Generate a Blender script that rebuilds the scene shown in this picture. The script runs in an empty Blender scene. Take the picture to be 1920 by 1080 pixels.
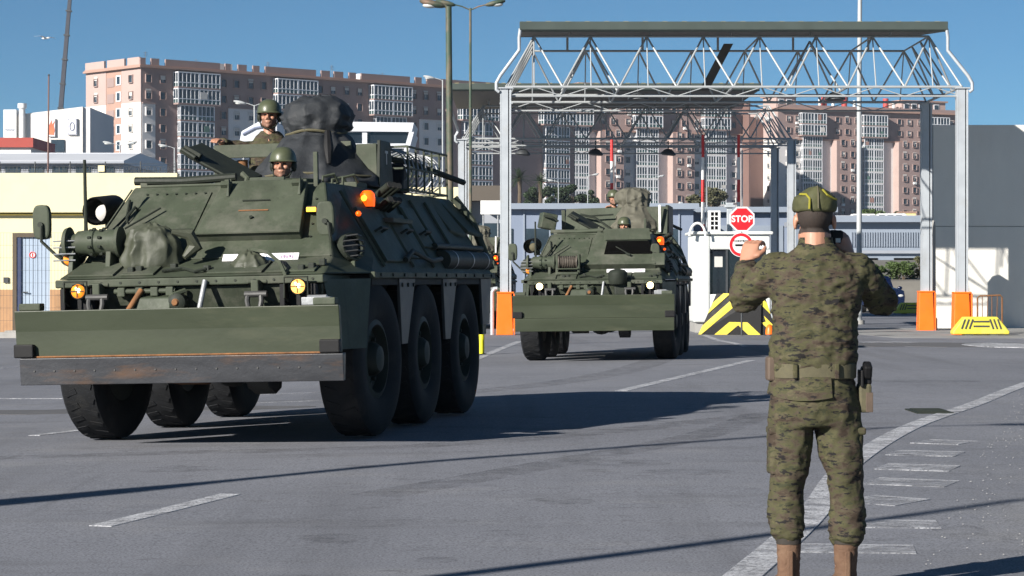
import bpy, bmesh, math, random
import numpy as np
from mathutils import Vector, Matrix, Euler, Quaternion, noise
R = math.radians
SC = bpy.context.scene
COL = SC.collection
random.seed(7)

# ------------------------------------------------------------------ camera
F, YH, HC = 4600.0, 525.0, 1.30          # focal length in photo pixels, horizon row, camera height
cam = bpy.data.cameras.new('camera')
cam.sensor_width = 36.0
cam.lens = F / 1920 * 36
cam.shift_y = -(540 - YH) / 1920
cam.clip_start = 0.1
cam.clip_end = 6000
camo = bpy.data.objects.new('camera', cam)
COL.objects.link(camo)
camo.location = (0, 0, HC)
camo.rotation_euler = (R(90), 0, 0)
SC.camera = camo

# ------------------------------------------------------------------ sky and sun
SUN_EL, SUN_AZ = 24.0, 224.0             # azimuth clockwise from the viewing direction
world = bpy.data.worlds.new('World')
SC.world = world
world.use_nodes = True
wn = world.node_tree
sky = wn.nodes.new('ShaderNodeTexSky')
sky.sky_type = 'NISHITA'
sky.sun_disc = False
sky.sun_elevation = R(SUN_EL)
sky.sun_rotation = R(SUN_AZ)
sky.altitude = 10000
sky.air_density = 2.0
sky.dust_density = 0.0
sky.ozone_density = 5.0
tint = wn.nodes.new('ShaderNodeMix'); tint.data_type = 'RGBA'; tint.blend_type = 'MULTIPLY'; tint.inputs[0].default_value = 1.0
tint.inputs[7].default_value = (.92, 1.06, .92, 1)
wn.links.new(sky.outputs[0], tint.inputs[6])
wn.links.new(tint.outputs[2], wn.nodes['Background'].inputs[0])
wn.nodes['Background'].inputs[1].default_value = 0.05
sund = bpy.data.lights.new('sun', 'SUN')
sund.energy = 5.0
sund.angle = R(0.5)
sund.color = (1.0, 0.945, 0.865)
suno = bpy.data.objects.new('sun', sund)
COL.objects.link(suno)
SUNDIR = Vector((-math.sin(R(SUN_AZ)) * math.cos(R(SUN_EL)), -math.cos(R(SUN_AZ)) * math.cos(R(SUN_EL)), -math.sin(R(SUN_EL))))
suno.rotation_euler = SUNDIR.to_track_quat('-Z', 'Y').to_euler()
suno.location = (-20, -20, 30)
SC.view_settings.view_transform = 'Standard'
SC.view_settings.look = 'None'
SC.view_settings.gamma = 1
SC.view_settings.use_curve_mapping = False
SC.view_settings.exposure = 0.76

# ------------------------------------------------------------------ mesh helpers
def sm(a, b, t):
    t = max(0.0, min(1.0, (t - a) / (b - a)))
    return t * t * (3 - 2 * t)

def at(px, py, Y):
    """world point seen at photo pixel (px, py) at distance Y"""
    return Vector(((px - 960) / F * Y, Y, HC + (YH - py) / F * Y))

class MB:
    def __init__(s):
        s.v = []; s.f = []; s.sm = []; s.mi = []
    def add(s, vs, fs, smooth=False, mi=0):
        o = len(s.v)
        s.v += [tuple(v) for v in vs]
        for f in fs:
            s.f.append(tuple(o + i for i in f)); s.sm.append(smooth); s.mi.append(mi)
        return s
    def box(s, c, d, rot=None, mi=0):
        hx, hy, hz = d[0] / 2, d[1] / 2, d[2] / 2
        vs = [Vector((x, y, z)) for x in (-hx, hx) for y in (-hy, hy) for z in (-hz, hz)]
        if rot is not None:
            m = rot if isinstance(rot, (Matrix, Quaternion)) else Euler(rot).to_matrix()
            vs = [m @ v for v in vs]
        c = Vector(c)
        return s.add([v + c for v in vs], [(0, 1, 3, 2), (4, 6, 7, 5), (0, 4, 5, 1), (2, 3, 7, 6), (0, 2, 6, 4), (1, 5, 7, 3)], mi=mi)
    def b2(s, a, b, mi=0):
        return s.box([(a[i] + b[i]) / 2 for i in range(3)], [abs(b[i] - a[i]) for i in range(3)], mi=mi)
    def prism(s, poly, axis, a, b, mi=0):
        """polygon in the two other axes, extruded along axis from a to b"""
        n = len(poly)
        def p(u, w, t):
            return {0: (t, u, w), 1: (u, t, w), 2: (u, w, t)}[axis]
        vs = [p(u, w, a) for u, w in poly] + [p(u, w, b) for u, w in poly]
        fs = [tuple(range(n))[::-1], tuple(range(n, 2 * n))] + [(i, (i + 1) % n, n + (i + 1) % n, n + i) for i in range(n)]
        return s.add(vs, fs, mi=mi)
    def ring(s, c, ax, r, n=16, ref=None):
        ax = Vector(ax).normalized()
        u = ax.orthogonal().normalized() if ref is None else (Vector(ref) - ax * Vector(ref).dot(ax)).normalized()
        w = ax.cross(u)
        rx, ry = (r, r) if not isinstance(r, (tuple, list)) else r
        return [Vector(c) + u * (rx * math.cos(2 * math.pi * i / n)) + w * (ry * math.sin(2 * math.pi * i / n)) for i in range(n)]
    def loft(s, rings, cap=True, smooth=True, mi=0, closed=False):
        n = len(rings[0]); vs = [v for r in rings for v in r]; m = len(rings)
        fs = []
        for k in range(m if closed else m - 1):
            k2 = (k + 1) % m
            for i in range(n):
                j = (i + 1) % n
                fs.append((k * n + i, k * n + j, k2 * n + j, k2 * n + i))
        s.add(vs, fs, smooth, mi)
        if cap and not closed:
            o = len(s.v) - len(vs)
            s.f.append(tuple(o + i for i in range(n))[::-1]); s.sm.append(False); s.mi.append(mi)
            s.f.append(tuple(o + (m - 1) * n + i for i in range(n))); s.sm.append(False); s.mi.append(mi)
        return s
    def cyl(s, a, b, r, r2=None, n=14, mi=0, cap=True):
        a, b = Vector(a), Vector(b)
        ax = b - a
        u = ax.normalized().orthogonal()
        return s.loft([s.ring(a, ax, r, n, u), s.ring(b, ax, r if r2 is None else r2, n, u)], cap, True, mi)
    def tube(s, pts, r, n=8, mi=0, ref=None, cap=True):
        pts = [Vector(p) for p in pts]
        rr = r if isinstance(r, list) else [r] * len(pts)
        rings = []; u = None
        for i, p in enumerate(pts):
            t = (pts[min(i + 1, len(pts) - 1)] - pts[max(i - 1, 0)])
            if t.length < 1e-9: t = Vector((0, 0, 1))
            t.normalize()
            if u is None:
                u = Vector(ref) if ref is not None else t.orthogonal()
            u = (u - t * u.dot(t))
            if u.length < 1e-6: u = t.orthogonal()
            u.normalize()
            rings.append(s.ring(p, t, rr[i], n, u))
        return s.loft(rings, cap, True, mi)
    def lathe(s, prof, c, ax, n=24, mi=0, cap=True, ref=None):
        """prof: list of (radius, distance along axis)"""
        ax = Vector(ax).normalized(); u = ax.orthogonal() if ref is None else Vector(ref)
        return s.loft([s.ring(Vector(c) + ax * h, ax, max(r, 1e-4), n, u) for r, h in prof], cap, True, mi)
    def ell(s, c, r, n=16, m=10, rot=None, mi=0):
        rings = []
        q = rot if rot is not None else Matrix.Identity(3)
        for k in range(m + 1):
            a = -math.pi / 2 + math.pi * (k * .98 + .01 * m) / m
            rings.append([Vector(c) + q @ Vector((r[0] * math.cos(a) * math.cos(2 * math.pi * i / n), r[1] * math.cos(a) * math.sin(2 * math.pi * i / n), r[2] * math.sin(a))) for i in range(n)])
        return s.loft(rings, True, True, mi)
    def mesh(s, name, sharp=35):
        me = bpy.data.meshes.new(name)
        me.from_pydata(s.v, [], s.f)
        me.polygons.foreach_set('use_smooth', s.sm)
        me.polygons.foreach_set('material_index', s.mi)
        me.update()
        if any(s.sm):
            me.set_sharp_from_angle(angle=R(sharp))
        return me
    def build(s, name, mat, parent=None, bevel=0, loc=None, fix=True, sharp=35, seg=2):
        me = s.mesh(name, sharp)
        if fix:
            bm = bmesh.new(); bm.from_mesh(me); bmesh.ops.recalc_face_normals(bm, faces=bm.faces); bm.to_mesh(me); bm.free()
        return obj(name, me, mat, parent, bevel, loc, seg)

def obj(name, me, mat, parent=None, bevel=0, loc=None, seg=2):
    o = bpy.data.objects.new(name, me)
    COL.objects.link(o)
    for m in (mat if isinstance(mat, (list, tuple)) else [mat]):
        me.materials.append(m)
    if parent is not None: o.parent = parent
    if loc is not None: o.location = loc
    if bevel:
        b = o.modifiers.new('bevel', 'BEVEL'); b.width = bevel; b.segments = seg; b.limit_method = 'ANGLE'; b.angle_limit = R(40)
        b.harden_normals = False
    return o

def inst(name, me, parent, mw=None, loc=None):
    """another object that shares mesh data"""
    o = bpy.data.objects.new(name, me)
    COL.objects.link(o)
    o.parent = parent
    if mw is not None: o.matrix_basis = mw
    if loc is not None: o.location = loc
    return o

def tag(o, label=None, cat=None, group=None, kind=None):
    if label: o['label'] = label
    if cat: o['category'] = cat
    if group: o['group'] = group
    if kind: o['kind'] = kind
    return o

def thing(name, label, cat, loc=(0, 0, 0), rz=0, group=None):
    o = bpy.data.objects.new(name, None)
    o.empty_display_size = 0.2
    COL.objects.link(o)
    o.location = loc
    o.rotation_euler = (0, 0, rz)
    return tag(o, label, cat, group)

def copy_tree(o, parent=None):
    c = o.copy(); COL.objects.link(c); c.parent = parent
    for ch in list(o.children):
        copy_tree(ch, c)
    return c

def rod_matrix(a, b, r):
    """matrix that lays the unit rod (z 0..1, radius 1) from a to b"""
    a, b = Vector(a), Vector(b)
    d = b - a
    return Matrix.Translation(a) @ d.to_track_quat('Z', 'Y').to_matrix().to_4x4() @ Matrix.Diagonal((r, r, d.length, 1))

def remesh(mb, voxel, smooth=3, factor=.5):
    """weld overlapping lofts into one continuous surface"""
    me = mb.mesh('tmp')
    bm = bmesh.new(); bm.from_mesh(me); bmesh.ops.recalc_face_normals(bm, faces=bm.faces); bm.to_mesh(me); bm.free()
    o = bpy.data.objects.new('tmp', me); COL.objects.link(o)
    m = o.modifiers.new('r', 'REMESH'); m.mode = 'VOXEL'; m.voxel_size = voxel; m.use_smooth_shade = True
    if smooth:
        k = o.modifiers.new('s', 'SMOOTH'); k.factor = factor; k.iterations = smooth
    dg = bpy.context.evaluated_depsgraph_get()
    res = bpy.data.meshes.new_from_object(o.evaluated_get(dg))
    bpy.data.objects.remove(o); bpy.data.meshes.remove(me)
    res.polygons.foreach_set('use_smooth', [True] * len(res.polygons))
    res.materials.clear()
    return res

def displace(me, fn):
    """move every vertex along its normal by fn(co)"""
    ns = [v.normal.copy() for v in me.vertices]
    for v, n in zip(me.vertices, ns):
        v.co = v.co + n * fn(v.co)
    me.update()

def text_mesh(txt, size, depth, bold=0.0, space=1.0):
    cu = bpy.data.curves.new('txt', 'FONT')
    cu.body = txt; cu.size = size; cu.extrude = depth; cu.align_x = 'CENTER'; cu.align_y = 'CENTER'; cu.offset = bold; cu.space_character = space
    o = bpy.data.objects.new('txt', cu); COL.objects.link(o)
    me = bpy.data.meshes.new_from_object(o.evaluated_get(bpy.context.evaluated_depsgraph_get()))
    bpy.data.objects.remove(o)
    return me

# ------------------------------------------------------------------ materials
def nodes(m):
    m.use_nodes = True
    nt = m.node_tree
    return nt, nt.nodes['Principled BSDF']

def N(nt, t, **kw):
    n = nt.nodes.new(t)
    for k, v in kw.items():
        if k.startswith('i_'):
            n.inputs[k[2:].replace('_', ' ')].default_value = v
        else:
            setattr(n, k, v)
    return n

def noise_out(nt, scale, detail=4, rough=.55, vec=None, stretch=None):
    tc = N(nt, 'ShaderNodeTexCoord')
    src = tc.outputs['Object'] if vec is None else vec
    if stretch:
        mp = N(nt, 'ShaderNodeMapping'); mp.inputs['Scale'].default_value = stretch
        nt.links.new(src, mp.inputs[0]); src = mp.outputs[0]
    n = N(nt, 'ShaderNodeTexNoise'); n.inputs['Scale'].default_value = scale; n.inputs['Detail'].default_value = detail; n.inputs['Roughness'].default_value = rough
    nt.links.new(src, n.inputs['Vector'])
    return n.outputs['Fac']

def ramp(nt, fac, stops, interp='LINEAR'):
    r = N(nt, 'ShaderNodeValToRGB'); r.color_ramp.interpolation = interp
    e = r.color_ramp.elements
    while len(e) < len(stops): e.new(.5)
    for i, (p, c) in enumerate(stops):
        e[i].position = p; e[i].color = (c[0], c[1], c[2], 1) if hasattr(c, '__len__') else (c, c, c, 1)
    nt.links.new(fac, r.inputs[0])
    return r.outputs[0]

def mixc(nt, fac, a, b):
    m = N(nt, 'ShaderNodeMix', data_type='RGBA')
    for sock, v in ((m.inputs[0], fac), (m.inputs[6], a), (m.inputs[7], b)):
        if hasattr(v, 'is_linked'): nt.links.new(v, sock)
        elif hasattr(v, '__len__'): sock.default_value = (v[0], v[1], v[2], 1)
        else: sock.default_value = v
    return m.outputs[2]

def bump(nt, bs, h, strength=.3, dist=.02):
    b = N(nt, 'ShaderNodeBump'); b.inputs['Strength'].default_value = strength; b.inputs['Distance'].default_value = dist
    nt.links.new(h, b.inputs['Height']); nt.links.new(b.outputs[0], bs.inputs['Normal'])

def pm(name, c, var=.25, scale=6, rough=.6, metal=0, bmp=.15, bscale=40, dirt=None, dirt_amt=.5, dscale=3, stretch=None, spec=.5, bdist=.01):
    """painted / plain surface: colour with uneven tone, optional dirt patches and fine relief"""
    m = bpy.data.materials.new(name)
    nt, bs = nodes(m)
    n1 = noise_out(nt, scale, 5, .6, stretch=stretch)
    col = ramp(nt, n1, [(.25, [x * (1 - var) for x in c]), (.75, [min(1, x * (1 + var)) for x in c])])
    if dirt is not None:
        n2 = noise_out(nt, dscale, 8, .65, stretch=stretch)
        f = ramp(nt, n2, [(.62 - .25 * dirt_amt, 0.0), (.8 - .1 * dirt_amt, .85)])
        col = mixc(nt, f, col, dirt)
    nt.links.new(col, bs.inputs['Base Color'])
    rr = ramp(nt, n1, [(.2, max(0, rough - .1)), (.8, min(1, rough + .1))])
    nt.links.new(rr, bs.inputs['Roughness'])
    bs.inputs['Metallic'].default_value = metal
    bs.inputs['Specular IOR Level'].default_value = spec
    if bmp:
        bump(nt, bs, noise_out(nt, bscale, 4, .6), bmp, bdist)
    return m

def emit(name, c, strength):
    m = bpy.data.materials.new(name)
    nt, bs = nodes(m)
    bs.inputs['Base Color'].default_value = (c[0], c[1], c[2], 1)
    bs.inputs['Roughness'].default_value = .25
    bs.inputs['Emission Color'].default_value = (c[0], c[1], c[2], 1)
    bs.inputs['Emission Strength'].default_value = strength
    return m

M = {}
def army_mat(name, c, rough=.45):
    m = bpy.data.materials.new(name)
    nt, bs = nodes(m)
    a = noise_out(nt, 3.5, 6, .65)
    col = ramp(nt, a, [(.28, [x * .72 for x in c]), (.5, c), (.74, [x * 1.28 for x in c])])
    st = noise_out(nt, 5, 6, .7, stretch=(3.2, 3.2, .35))              # run-off streaks
    col = mixc(nt, ramp(nt, st, [(.56, 0.0), (.75, .6)]), col, [x * .5 for x in c])
    du = noise_out(nt, 2.0, 9, .75)                                    # dried dust
    col = mixc(nt, ramp(nt, du, [(.49, 0.0), (.74, .7)]), col, (.155, .15, .125))
    ch = noise_out(nt, 32, 6, .8)                                      # chips and scuffs
    col = mixc(nt, ramp(nt, ch, [(.635, 0.0), (.67, .8)]), col, (.045, .034, .026))
    sc = noise_out(nt, 14, 8, .85, stretch=(.5, 1, 3.5))
    col = mixc(nt, ramp(nt, sc, [(.67, 0.0), (.72, .5)]), col, (.17, .175, .15))
    nt.links.new(col, bs.inputs['Base Color'])
    nt.links.new(ramp(nt, du, [(.3, rough - .08), (.75, min(1, rough + .3))]), bs.inputs['Roughness'])
    bs.inputs['Specular IOR Level'].default_value = .22
    bump(nt, bs, noise_out(nt, 12, 6, .7), .22, .012)
    return m
M['army'] = army_mat('army green paint', (.050, .061, .041), .5)
M['army2'] = army_mat('army green weathered', (.060, .071, .049), .55)
M['nose'] = army_mat('nose green paint', (.040, .048, .033), .5)
M['blade'] = pm('blade green paint', (.028, .037, .017), .18, 3, .5, bmp=.1, bscale=18, dirt=(.085, .085, .05), dirt_amt=.35, dscale=2, stretch=(.3, 1, 1.6))
M['armydark'] = pm('dark olive metal', (.024, .029, .022), .3, 9, .6, bmp=.2, spec=.25)
M['skirt'] = pm('grey skirt plate', (.05, .05, .049), .2, 6, .55, bmp=.1)
M['under'] = pm('grimy underbody', (.022, .022, .02), .4, 6, .8, bmp=.3)
M['steel'] = pm('worn cutting steel', (.038, .040, .046), .3, 4, .45, .35, .15, 30, dirt=(.12, .065, .035), dirt_amt=.3, dscale=3, stretch=(.5, 1, 2.2))
M['rust'] = pm('rust', (.20, .09, .035), .4, 14, .85, 0, .3, 50)
M['greysteel'] = pm('bare grey steel', (.30, .31, .32), .3, 12, .45, .4, .15)
M['rubber'] = pm('tyre rubber', (.016, .017, .019), .3, 8, .8, bmp=.2, bscale=60, dirt=(.034, .033, .031), dirt_amt=.4, dscale=5, spec=.15)
M['black'] = pm('black', (.009, .009, .010), .3, 8, .6, bmp=.05, spec=.25)
M['dark'] = pm('dark interior', (.004, .004, .004), .1, 3, 1, bmp=0, spec=0)
M['white'] = pm('white paint', (.75, .75, .74), .05, 3, .5, bmp=.05, dirt=(.5, .48, .44), dirt_amt=.2, dscale=2)
M['plate'] = pm('plate white', (.8, .78, .8), .04, 8, .4, bmp=0, dirt=(.6, .45, .5), dirt_amt=.25, dscale=14)
M['tarpgrey'] = pm('dark grey tarpaulin', (.020, .023, .027), .3, 5, .7, bmp=.3, bscale=25, bdist=.02)
M['tarpolive'] = pm('olive tarpaulin', (.105, .10, .075), .2, 5, .8, bmp=.25, bscale=25, bdist=.02)
M['canvas'] = pm('green canvas', (.050, .056, .036), .25, 8, .6, bmp=.2, bscale=30, bdist=.015)
M['amberlit'] = emit('lit amber lamp', (1.0, .11, .004), .75)
M['ambercore'] = emit('amber lamp core', (1.0, .42, .03), 2.2)
M['amberdim'] = emit('amber lamp', (.8, .24, .02), .55)
M['headlit'] = emit('lit headlamp', (1.0, .46, .10), 1.3)
M['headcore'] = emit('lamp filament', (1.0, .75, .35), 3.5)
M['orangered'] = emit('orange tail lamp', (1.0, .15, .02), .8)
M['glassdark'] = pm('dark glass', (.012, .016, .022), .2, .6, .06, bmp=0, spec=.6)
M['skin'] = pm('skin', (.42, .21, .135), .12, 14, .5, bmp=.08, bscale=120, dirt=(.38, .15, .09), dirt_amt=.3, dscale=9, bdist=.003)
M['hair'] = pm('cropped dark hair', (.035, .025, .02), .4, 160, .8, bmp=.5, bscale=320, bdist=.004)
M['beard'] = pm('stubble', (.24, .125, .085), .3, 90, .7, bmp=.2, bscale=200)
M['eye'] = pm('eye', (.02, .015, .012), .1, 3, .2, bmp=0)
M['helmet'] = pm('helmet olive', (.075, .085, .048), .15, 10, .4, bmp=.05)
M['boot'] = pm('brown suede boot', (.125, .068, .040), .22, 14, .85, bmp=.3, bscale=90, dirt=(.17, .11, .07), dirt_amt=.4, dscale=7)
M['sole'] = pm('boot sole', (.03, .025, .02), .2, 20, .8)
M['strap'] = pm('olive webbing', (.095, .085, .048), .2, 40, .8, bmp=.2, bscale=200)
M['yellowtrim'] = pm('yellow piping', (.30, .27, .025), .15, 20, .6)
M['capgreen'] = pm('cap olive', (.062, .064, .024), .25, 25, .75, bmp=.15, bscale=150)
M['holsterbrown'] = pm('holster brown', (.10, .07, .05), .2, 15, .7)

def camo_mat(name, k=1.0):
    m = bpy.data.materials.new(name)
    nt, bs = nodes(m)
    st = (1.0, 1.0, 2.1)
    a = noise_out(nt, 12, 6, .68, stretch=st)
    c = ramp(nt, a, [(.40, (.080 * k, .058 * k, .042 * k)), (.455, (.120 * k, .095 * k, .066 * k)), (.50, (.098 * k, .094 * k, .050 * k)), (.56, (.122 * k, .114 * k, .056 * k)), (.62, (.072 * k, .075 * k, .040 * k))])
    tc = N(nt, 'ShaderNodeTexCoord'); mp = N(nt, 'ShaderNodeMapping'); mp.inputs['Location'].default_value = (3.1, 5.7, 1.3)
    nt.links.new(tc.outputs['Object'], mp.inputs[0])
    b = noise_out(nt, 20, 4, .7, vec=mp.outputs[0], stretch=(.8, 1.0, 2.6))
    fb = ramp(nt, b, [(.575, 0.0), (.60, .95)])
    c = mixc(nt, fb, c, (.022 * k, .020 * k, .022 * k))
    mp2 = N(nt, 'ShaderNodeMapping'); mp2.inputs['Location'].default_value = (9.1, 2.7, 7.3)
    nt.links.new(tc.outputs['Object'], mp2.inputs[0])
    d = noise_out(nt, 13, 3, .6, vec=mp2.outputs[0], stretch=(.9, 1.0, 2.0))
    c = mixc(nt, ramp(nt, d, [(.62, 0.0), (.645, .6)]), c, (.17 * k, .15 * k, .085 * k))
    nt.links.new(c, bs.inputs['Base Color'])
    bs.inputs['Roughness'].default_value = .85
    bs.inputs['Specular IOR Level'].default_value = .25
    bump(nt, bs, noise_out(nt, 45, 4, .6), .3, .006)
    return m
M['camo'] = camo_mat('woodland camouflage cloth', .60)

# ================================================================== THE SETTING
def gz(x, y):
    """height of the paved ground: a slight cross fall by the lanes, a hill far behind"""
    fade = sm(11, 17, y) * (1 - sm(46, 54, y))
    x0 = -4.8 + (-.4 + 4.8) * sm(17, 41, y)
    z = .018 * max(-3.0, min(4.0, x - x0)) * fade
    z += 12 * sm(210, 420, y) + 5 * sm(430, 620, y)
    return z

def ground_mat():
    m = bpy.data.materials.new('worn asphalt')
    nt, bs = nodes(m)
    big = noise_out(nt, .22, 6, .6)
    c = ramp(nt, big, [(.3, (.176, .184, .210)), (.7, (.240, .248, .278))])
    streak = noise_out(nt, .55, 7, .7, stretch=(.5, 2.2, 1))
    c = mixc(nt, ramp(nt, streak, [(.56, 0.0), (.74, .55)]), c, (.085, .085, .09))
    pale = noise_out(nt, .9, 8, .7, stretch=(.7, 1.6, 1))
    c = mixc(nt, ramp(nt, pale, [(.54, 0.0), (.76, .6)]), c, (.30, .30, .305))
    trk = noise_out(nt, 1.0, 5, .6, stretch=(1.1, .06, 1))
    c = mixc(nt, ramp(nt, trk, [(.52, 0.0), (.68, .45)]), c, (.115, .118, .13))
    blot = noise_out(nt, 3.2, 6, .7, stretch=(.8, 1.5, 1))
    c = mixc(nt, ramp(nt, blot, [(.58, 0.0), (.74, .7)]), c, (.085, .086, .096))
    # dusty, lighter paving right of the edge line
    tcd = N(nt, 'ShaderNodeTexCoord'); dp = N(nt, 'ShaderNodeVectorMath', operation='DOT_PRODUCT'); dp.inputs[1].default_value = (1, -.27, 0)
    nt.links.new(tcd.outputs['Object'], dp.inputs[0])
    nz = N(nt, 'ShaderNodeMath', operation='MULTIPLY_ADD'); nt.links.new(noise_out(nt, .9, 8, .7), nz.inputs[0]); nz.inputs[1].default_value = 3.2; nz.inputs[2].default_value = -.45
    sm_ = N(nt, 'ShaderNodeMath', operation='ADD'); nt.links.new(dp.outputs['Value'], sm_.inputs[0]); nt.links.new(nz.outputs[0], sm_.inputs[1])
    mr = N(nt, 'ShaderNodeMapRange', interpolation_type='SMOOTHSTEP'); mr.inputs['From Min'].default_value = -.3; mr.inputs['From Max'].default_value = 1.6; mr.inputs['To Max'].default_value = .8
    nt.links.new(sm_.outputs[0], mr.inputs['Value'])
    dust = ramp(nt, noise_out(nt, 2.6, 8, .75), [(.35, (.17, .17, .172)), (.5, (.27, .268, .262)), (.7, (.34, .335, .32))])
    c = mixc(nt, mr.outputs['Result'], c, dust)
    sp = noise_out(nt, 75, 3, .7)
    c = mixc(nt, ramp(nt, sp, [(.36, .75), (.52, 0.0)]), c, (.055, .056, .064))
    c = mixc(nt, ramp(nt, sp, [(.60, 0.0), (.72, .5)]), c, (.33, .33, .33))
    vr = N(nt, 'ShaderNodeTexVoronoi', feature='DISTANCE_TO_EDGE'); vr.inputs['Scale'].default_value = .42
    tc = N(nt, 'ShaderNodeTexCoord')
    wp = noise_out(nt, 1.3, 5, .65)
    ad = N(nt, 'ShaderNodeVectorMath', operation='ADD')
    nt.links.new(tc.outputs['Object'], ad.inputs[0]); nt.links.new(wp, ad.inputs[1]); nt.links.new(ad.outputs[0], vr.inputs['Vector'])
    c = mixc(nt, ramp(nt, vr.outputs['Distance'], [(.0, .18), (.010, 0.0)]), c, (.05, .05, .055))
    nt.links.new(c, bs.inputs['Base Color'])
    bs.inputs['Roughness'].default_value = .88
    bs.inputs['Specular IOR Level'].default_value = .3
    bump(nt, bs, sp, .35, .008)
    return m
M['asphalt'] = ground_mat()
M['shoulder'] = pm('dusty concrete shoulder', (.262, .262, .262), .25, .8, .92, bmp=.5, bscale=30, dirt=(.17, .168, .165), dirt_amt=.7, dscale=1.6, bdist=.012)
M['concrete'] = pm('concrete', (.33, .325, .31), .12, 1.2, .9, bmp=.25, bscale=18, dirt=(.22, .215, .2), dirt_amt=.4, dscale=.9)
M['kerb'] = pm('kerb concrete', (.36, .35, .33), .2, 4, .9, bmp=.3)

def paint_mat(name, c, wear, amax=.95):
    m = bpy.data.materials.new(name)
    nt, bs = nodes(m)
    a = noise_out(nt, 5, 9, .75)
    b = noise_out(nt, 60, 3, .7)
    f = ramp(nt, a, [(wear - .1, 0.0), (wear + .14, amax)])
    g = ramp(nt, b, [(.38, .25), (.50, 1.0)])
    mu = N(nt, 'ShaderNodeMath', operation='MULTIPLY'); nt.links.new(f, mu.inputs[0]); nt.links.new(g, mu.inputs[1])
    nt.links.new(mu.outputs[0], bs.inputs['Alpha'])
    col = ramp(nt, noise_out(nt, 1.7, 6, .7), [(.3, [x * .8 for x in c]), (.7, [min(1, x * 1.12) for x in c])])
    nt.links.new(col, bs.inputs['Base Color'])
    bs.inputs['Roughness'].default_value = .8
    bump(nt, bs, b, .25, .006)
    return m
M['paint'] = paint_mat('road paint', (.56, .57, .60), .42)
M['tyremark'] = paint_mat('tyre rubber mark', (.045, .045, .05), .50, .32)
M['oil'] = paint_mat('oil stain', (.03, .03, .032), .53, .32)
M['paintworn'] = paint_mat('worn road paint', (.44, .45, .48), .485)

def axis_lines(lo, hi, step, outer):
    n = int(round((hi - lo) / step))
    return sorted(set([lo + step * i for i in range(n + 1)] + outer))
xs = axis_lines(-14, 16, .5, [-2500, -800, -300, -120, -60, -35, -22, 24, 40, 70, 140, 300, 800, 2500])
ys = axis_lines(0, 60, .5, [-400, -100, -30, -10, 70, 85, 100, 130, 160, 190] + [210 + 20 * i for i in range(23)] + [800, 1200, 2200, 4500])
me = bpy.data.meshes.new('ground')
vs = [(x, y, gz(x, y)) for y in ys for x in xs]
nx = len(xs)
me.from_pydata(vs, [], [(j * nx + i, j * nx + i + 1, (j + 1) * nx + i + 1, (j + 1) * nx + i) for j in range(len(ys) - 1) for i in range(nx - 1)])
me.polygons.foreach_set('use_smooth', [True] * len(me.polygons))
tag(obj('ground', me, M['asphalt']), kind='structure')

def gp(px, py):
    """ground point under a photo pixel"""
    Y = F * HC / (py - YH)
    for _ in range(6):
        z = gz((px - 960) / F * Y, Y)
        Y = F * (HC - z) / (py - YH)
    return ((px - 960) / F * Y, Y)

def sheet(name, poly_pairs, mat, lift=.004):
    """strip of quads between two edges, laid on the ground"""
    vs = []; fs = []
    for i, (a, b) in enumerate(poly_pairs):
        for t in (0, .33, .67, 1):
            x = a[0] + (b[0] - a[0]) * t; y = a[1] + (b[1] - a[1]) * t
            vs.append((x, y, gz(x, y) + lift))
        if i:
            o = (i - 1) * 4
            for k in range(3):
                fs.append((o + k, o + k + 1, o + k + 5, o + k + 4))
    n = len(poly_pairs); rim = [i * 4 for i in range(n)] + [(n - 1) * 4 + k for k in (1, 2)] + [i * 4 + 3 for i in range(n - 1, -1, -1)] + [2, 1]
    o0 = len(vs)                                             # thin edges down into the ground
    vs += [(vs[k][0], vs[k][1], vs[k][2] - .03) for k in rim]
    fs += [(rim[i], o0 + i, o0 + (i + 1) % len(rim), rim[(i + 1) % len(rim)]) for i in range(len(rim))]
    me = bpy.data.meshes.new(name); me.from_pydata(vs, [], fs); me.update()
    o = obj(name, me, mat)
    return tag(o, kind='structure')

def strip(name, pts, w, mat, lift=.004, step=.4):
    """painted line of width w along ground points"""
    P = [Vector(p) for p in pts]; Q = []
    for i in range(len(P) - 1):
        n = max(1, int((P[i + 1] - P[i]).length / step))
        p0 = P[max(i - 1, 0)]; p3 = P[min(i + 2, len(P) - 1)]
        for k in range(n):
            t = k / n
            Q.append(.5 * ((2 * P[i]) + (P[i + 1] - p0) * t + (2 * p0 - 5 * P[i] + 4 * P[i + 1] - p3) * t * t + (3 * P[i] - p0 - 3 * P[i + 1] + p3) * t ** 3))
    Q.append(P[-1])
    pr = []
    for i, q in enumerate(Q):
        d = (Q[min(i + 1, len(Q) - 1)] - Q[max(i - 1, 0)]).normalized()
        n = Vector((-d.y, d.x)) * (w / 2)
        pr.append(((q + n)[:], (q - n)[:]))
    return sheet(name, pr, mat, lift)

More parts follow.
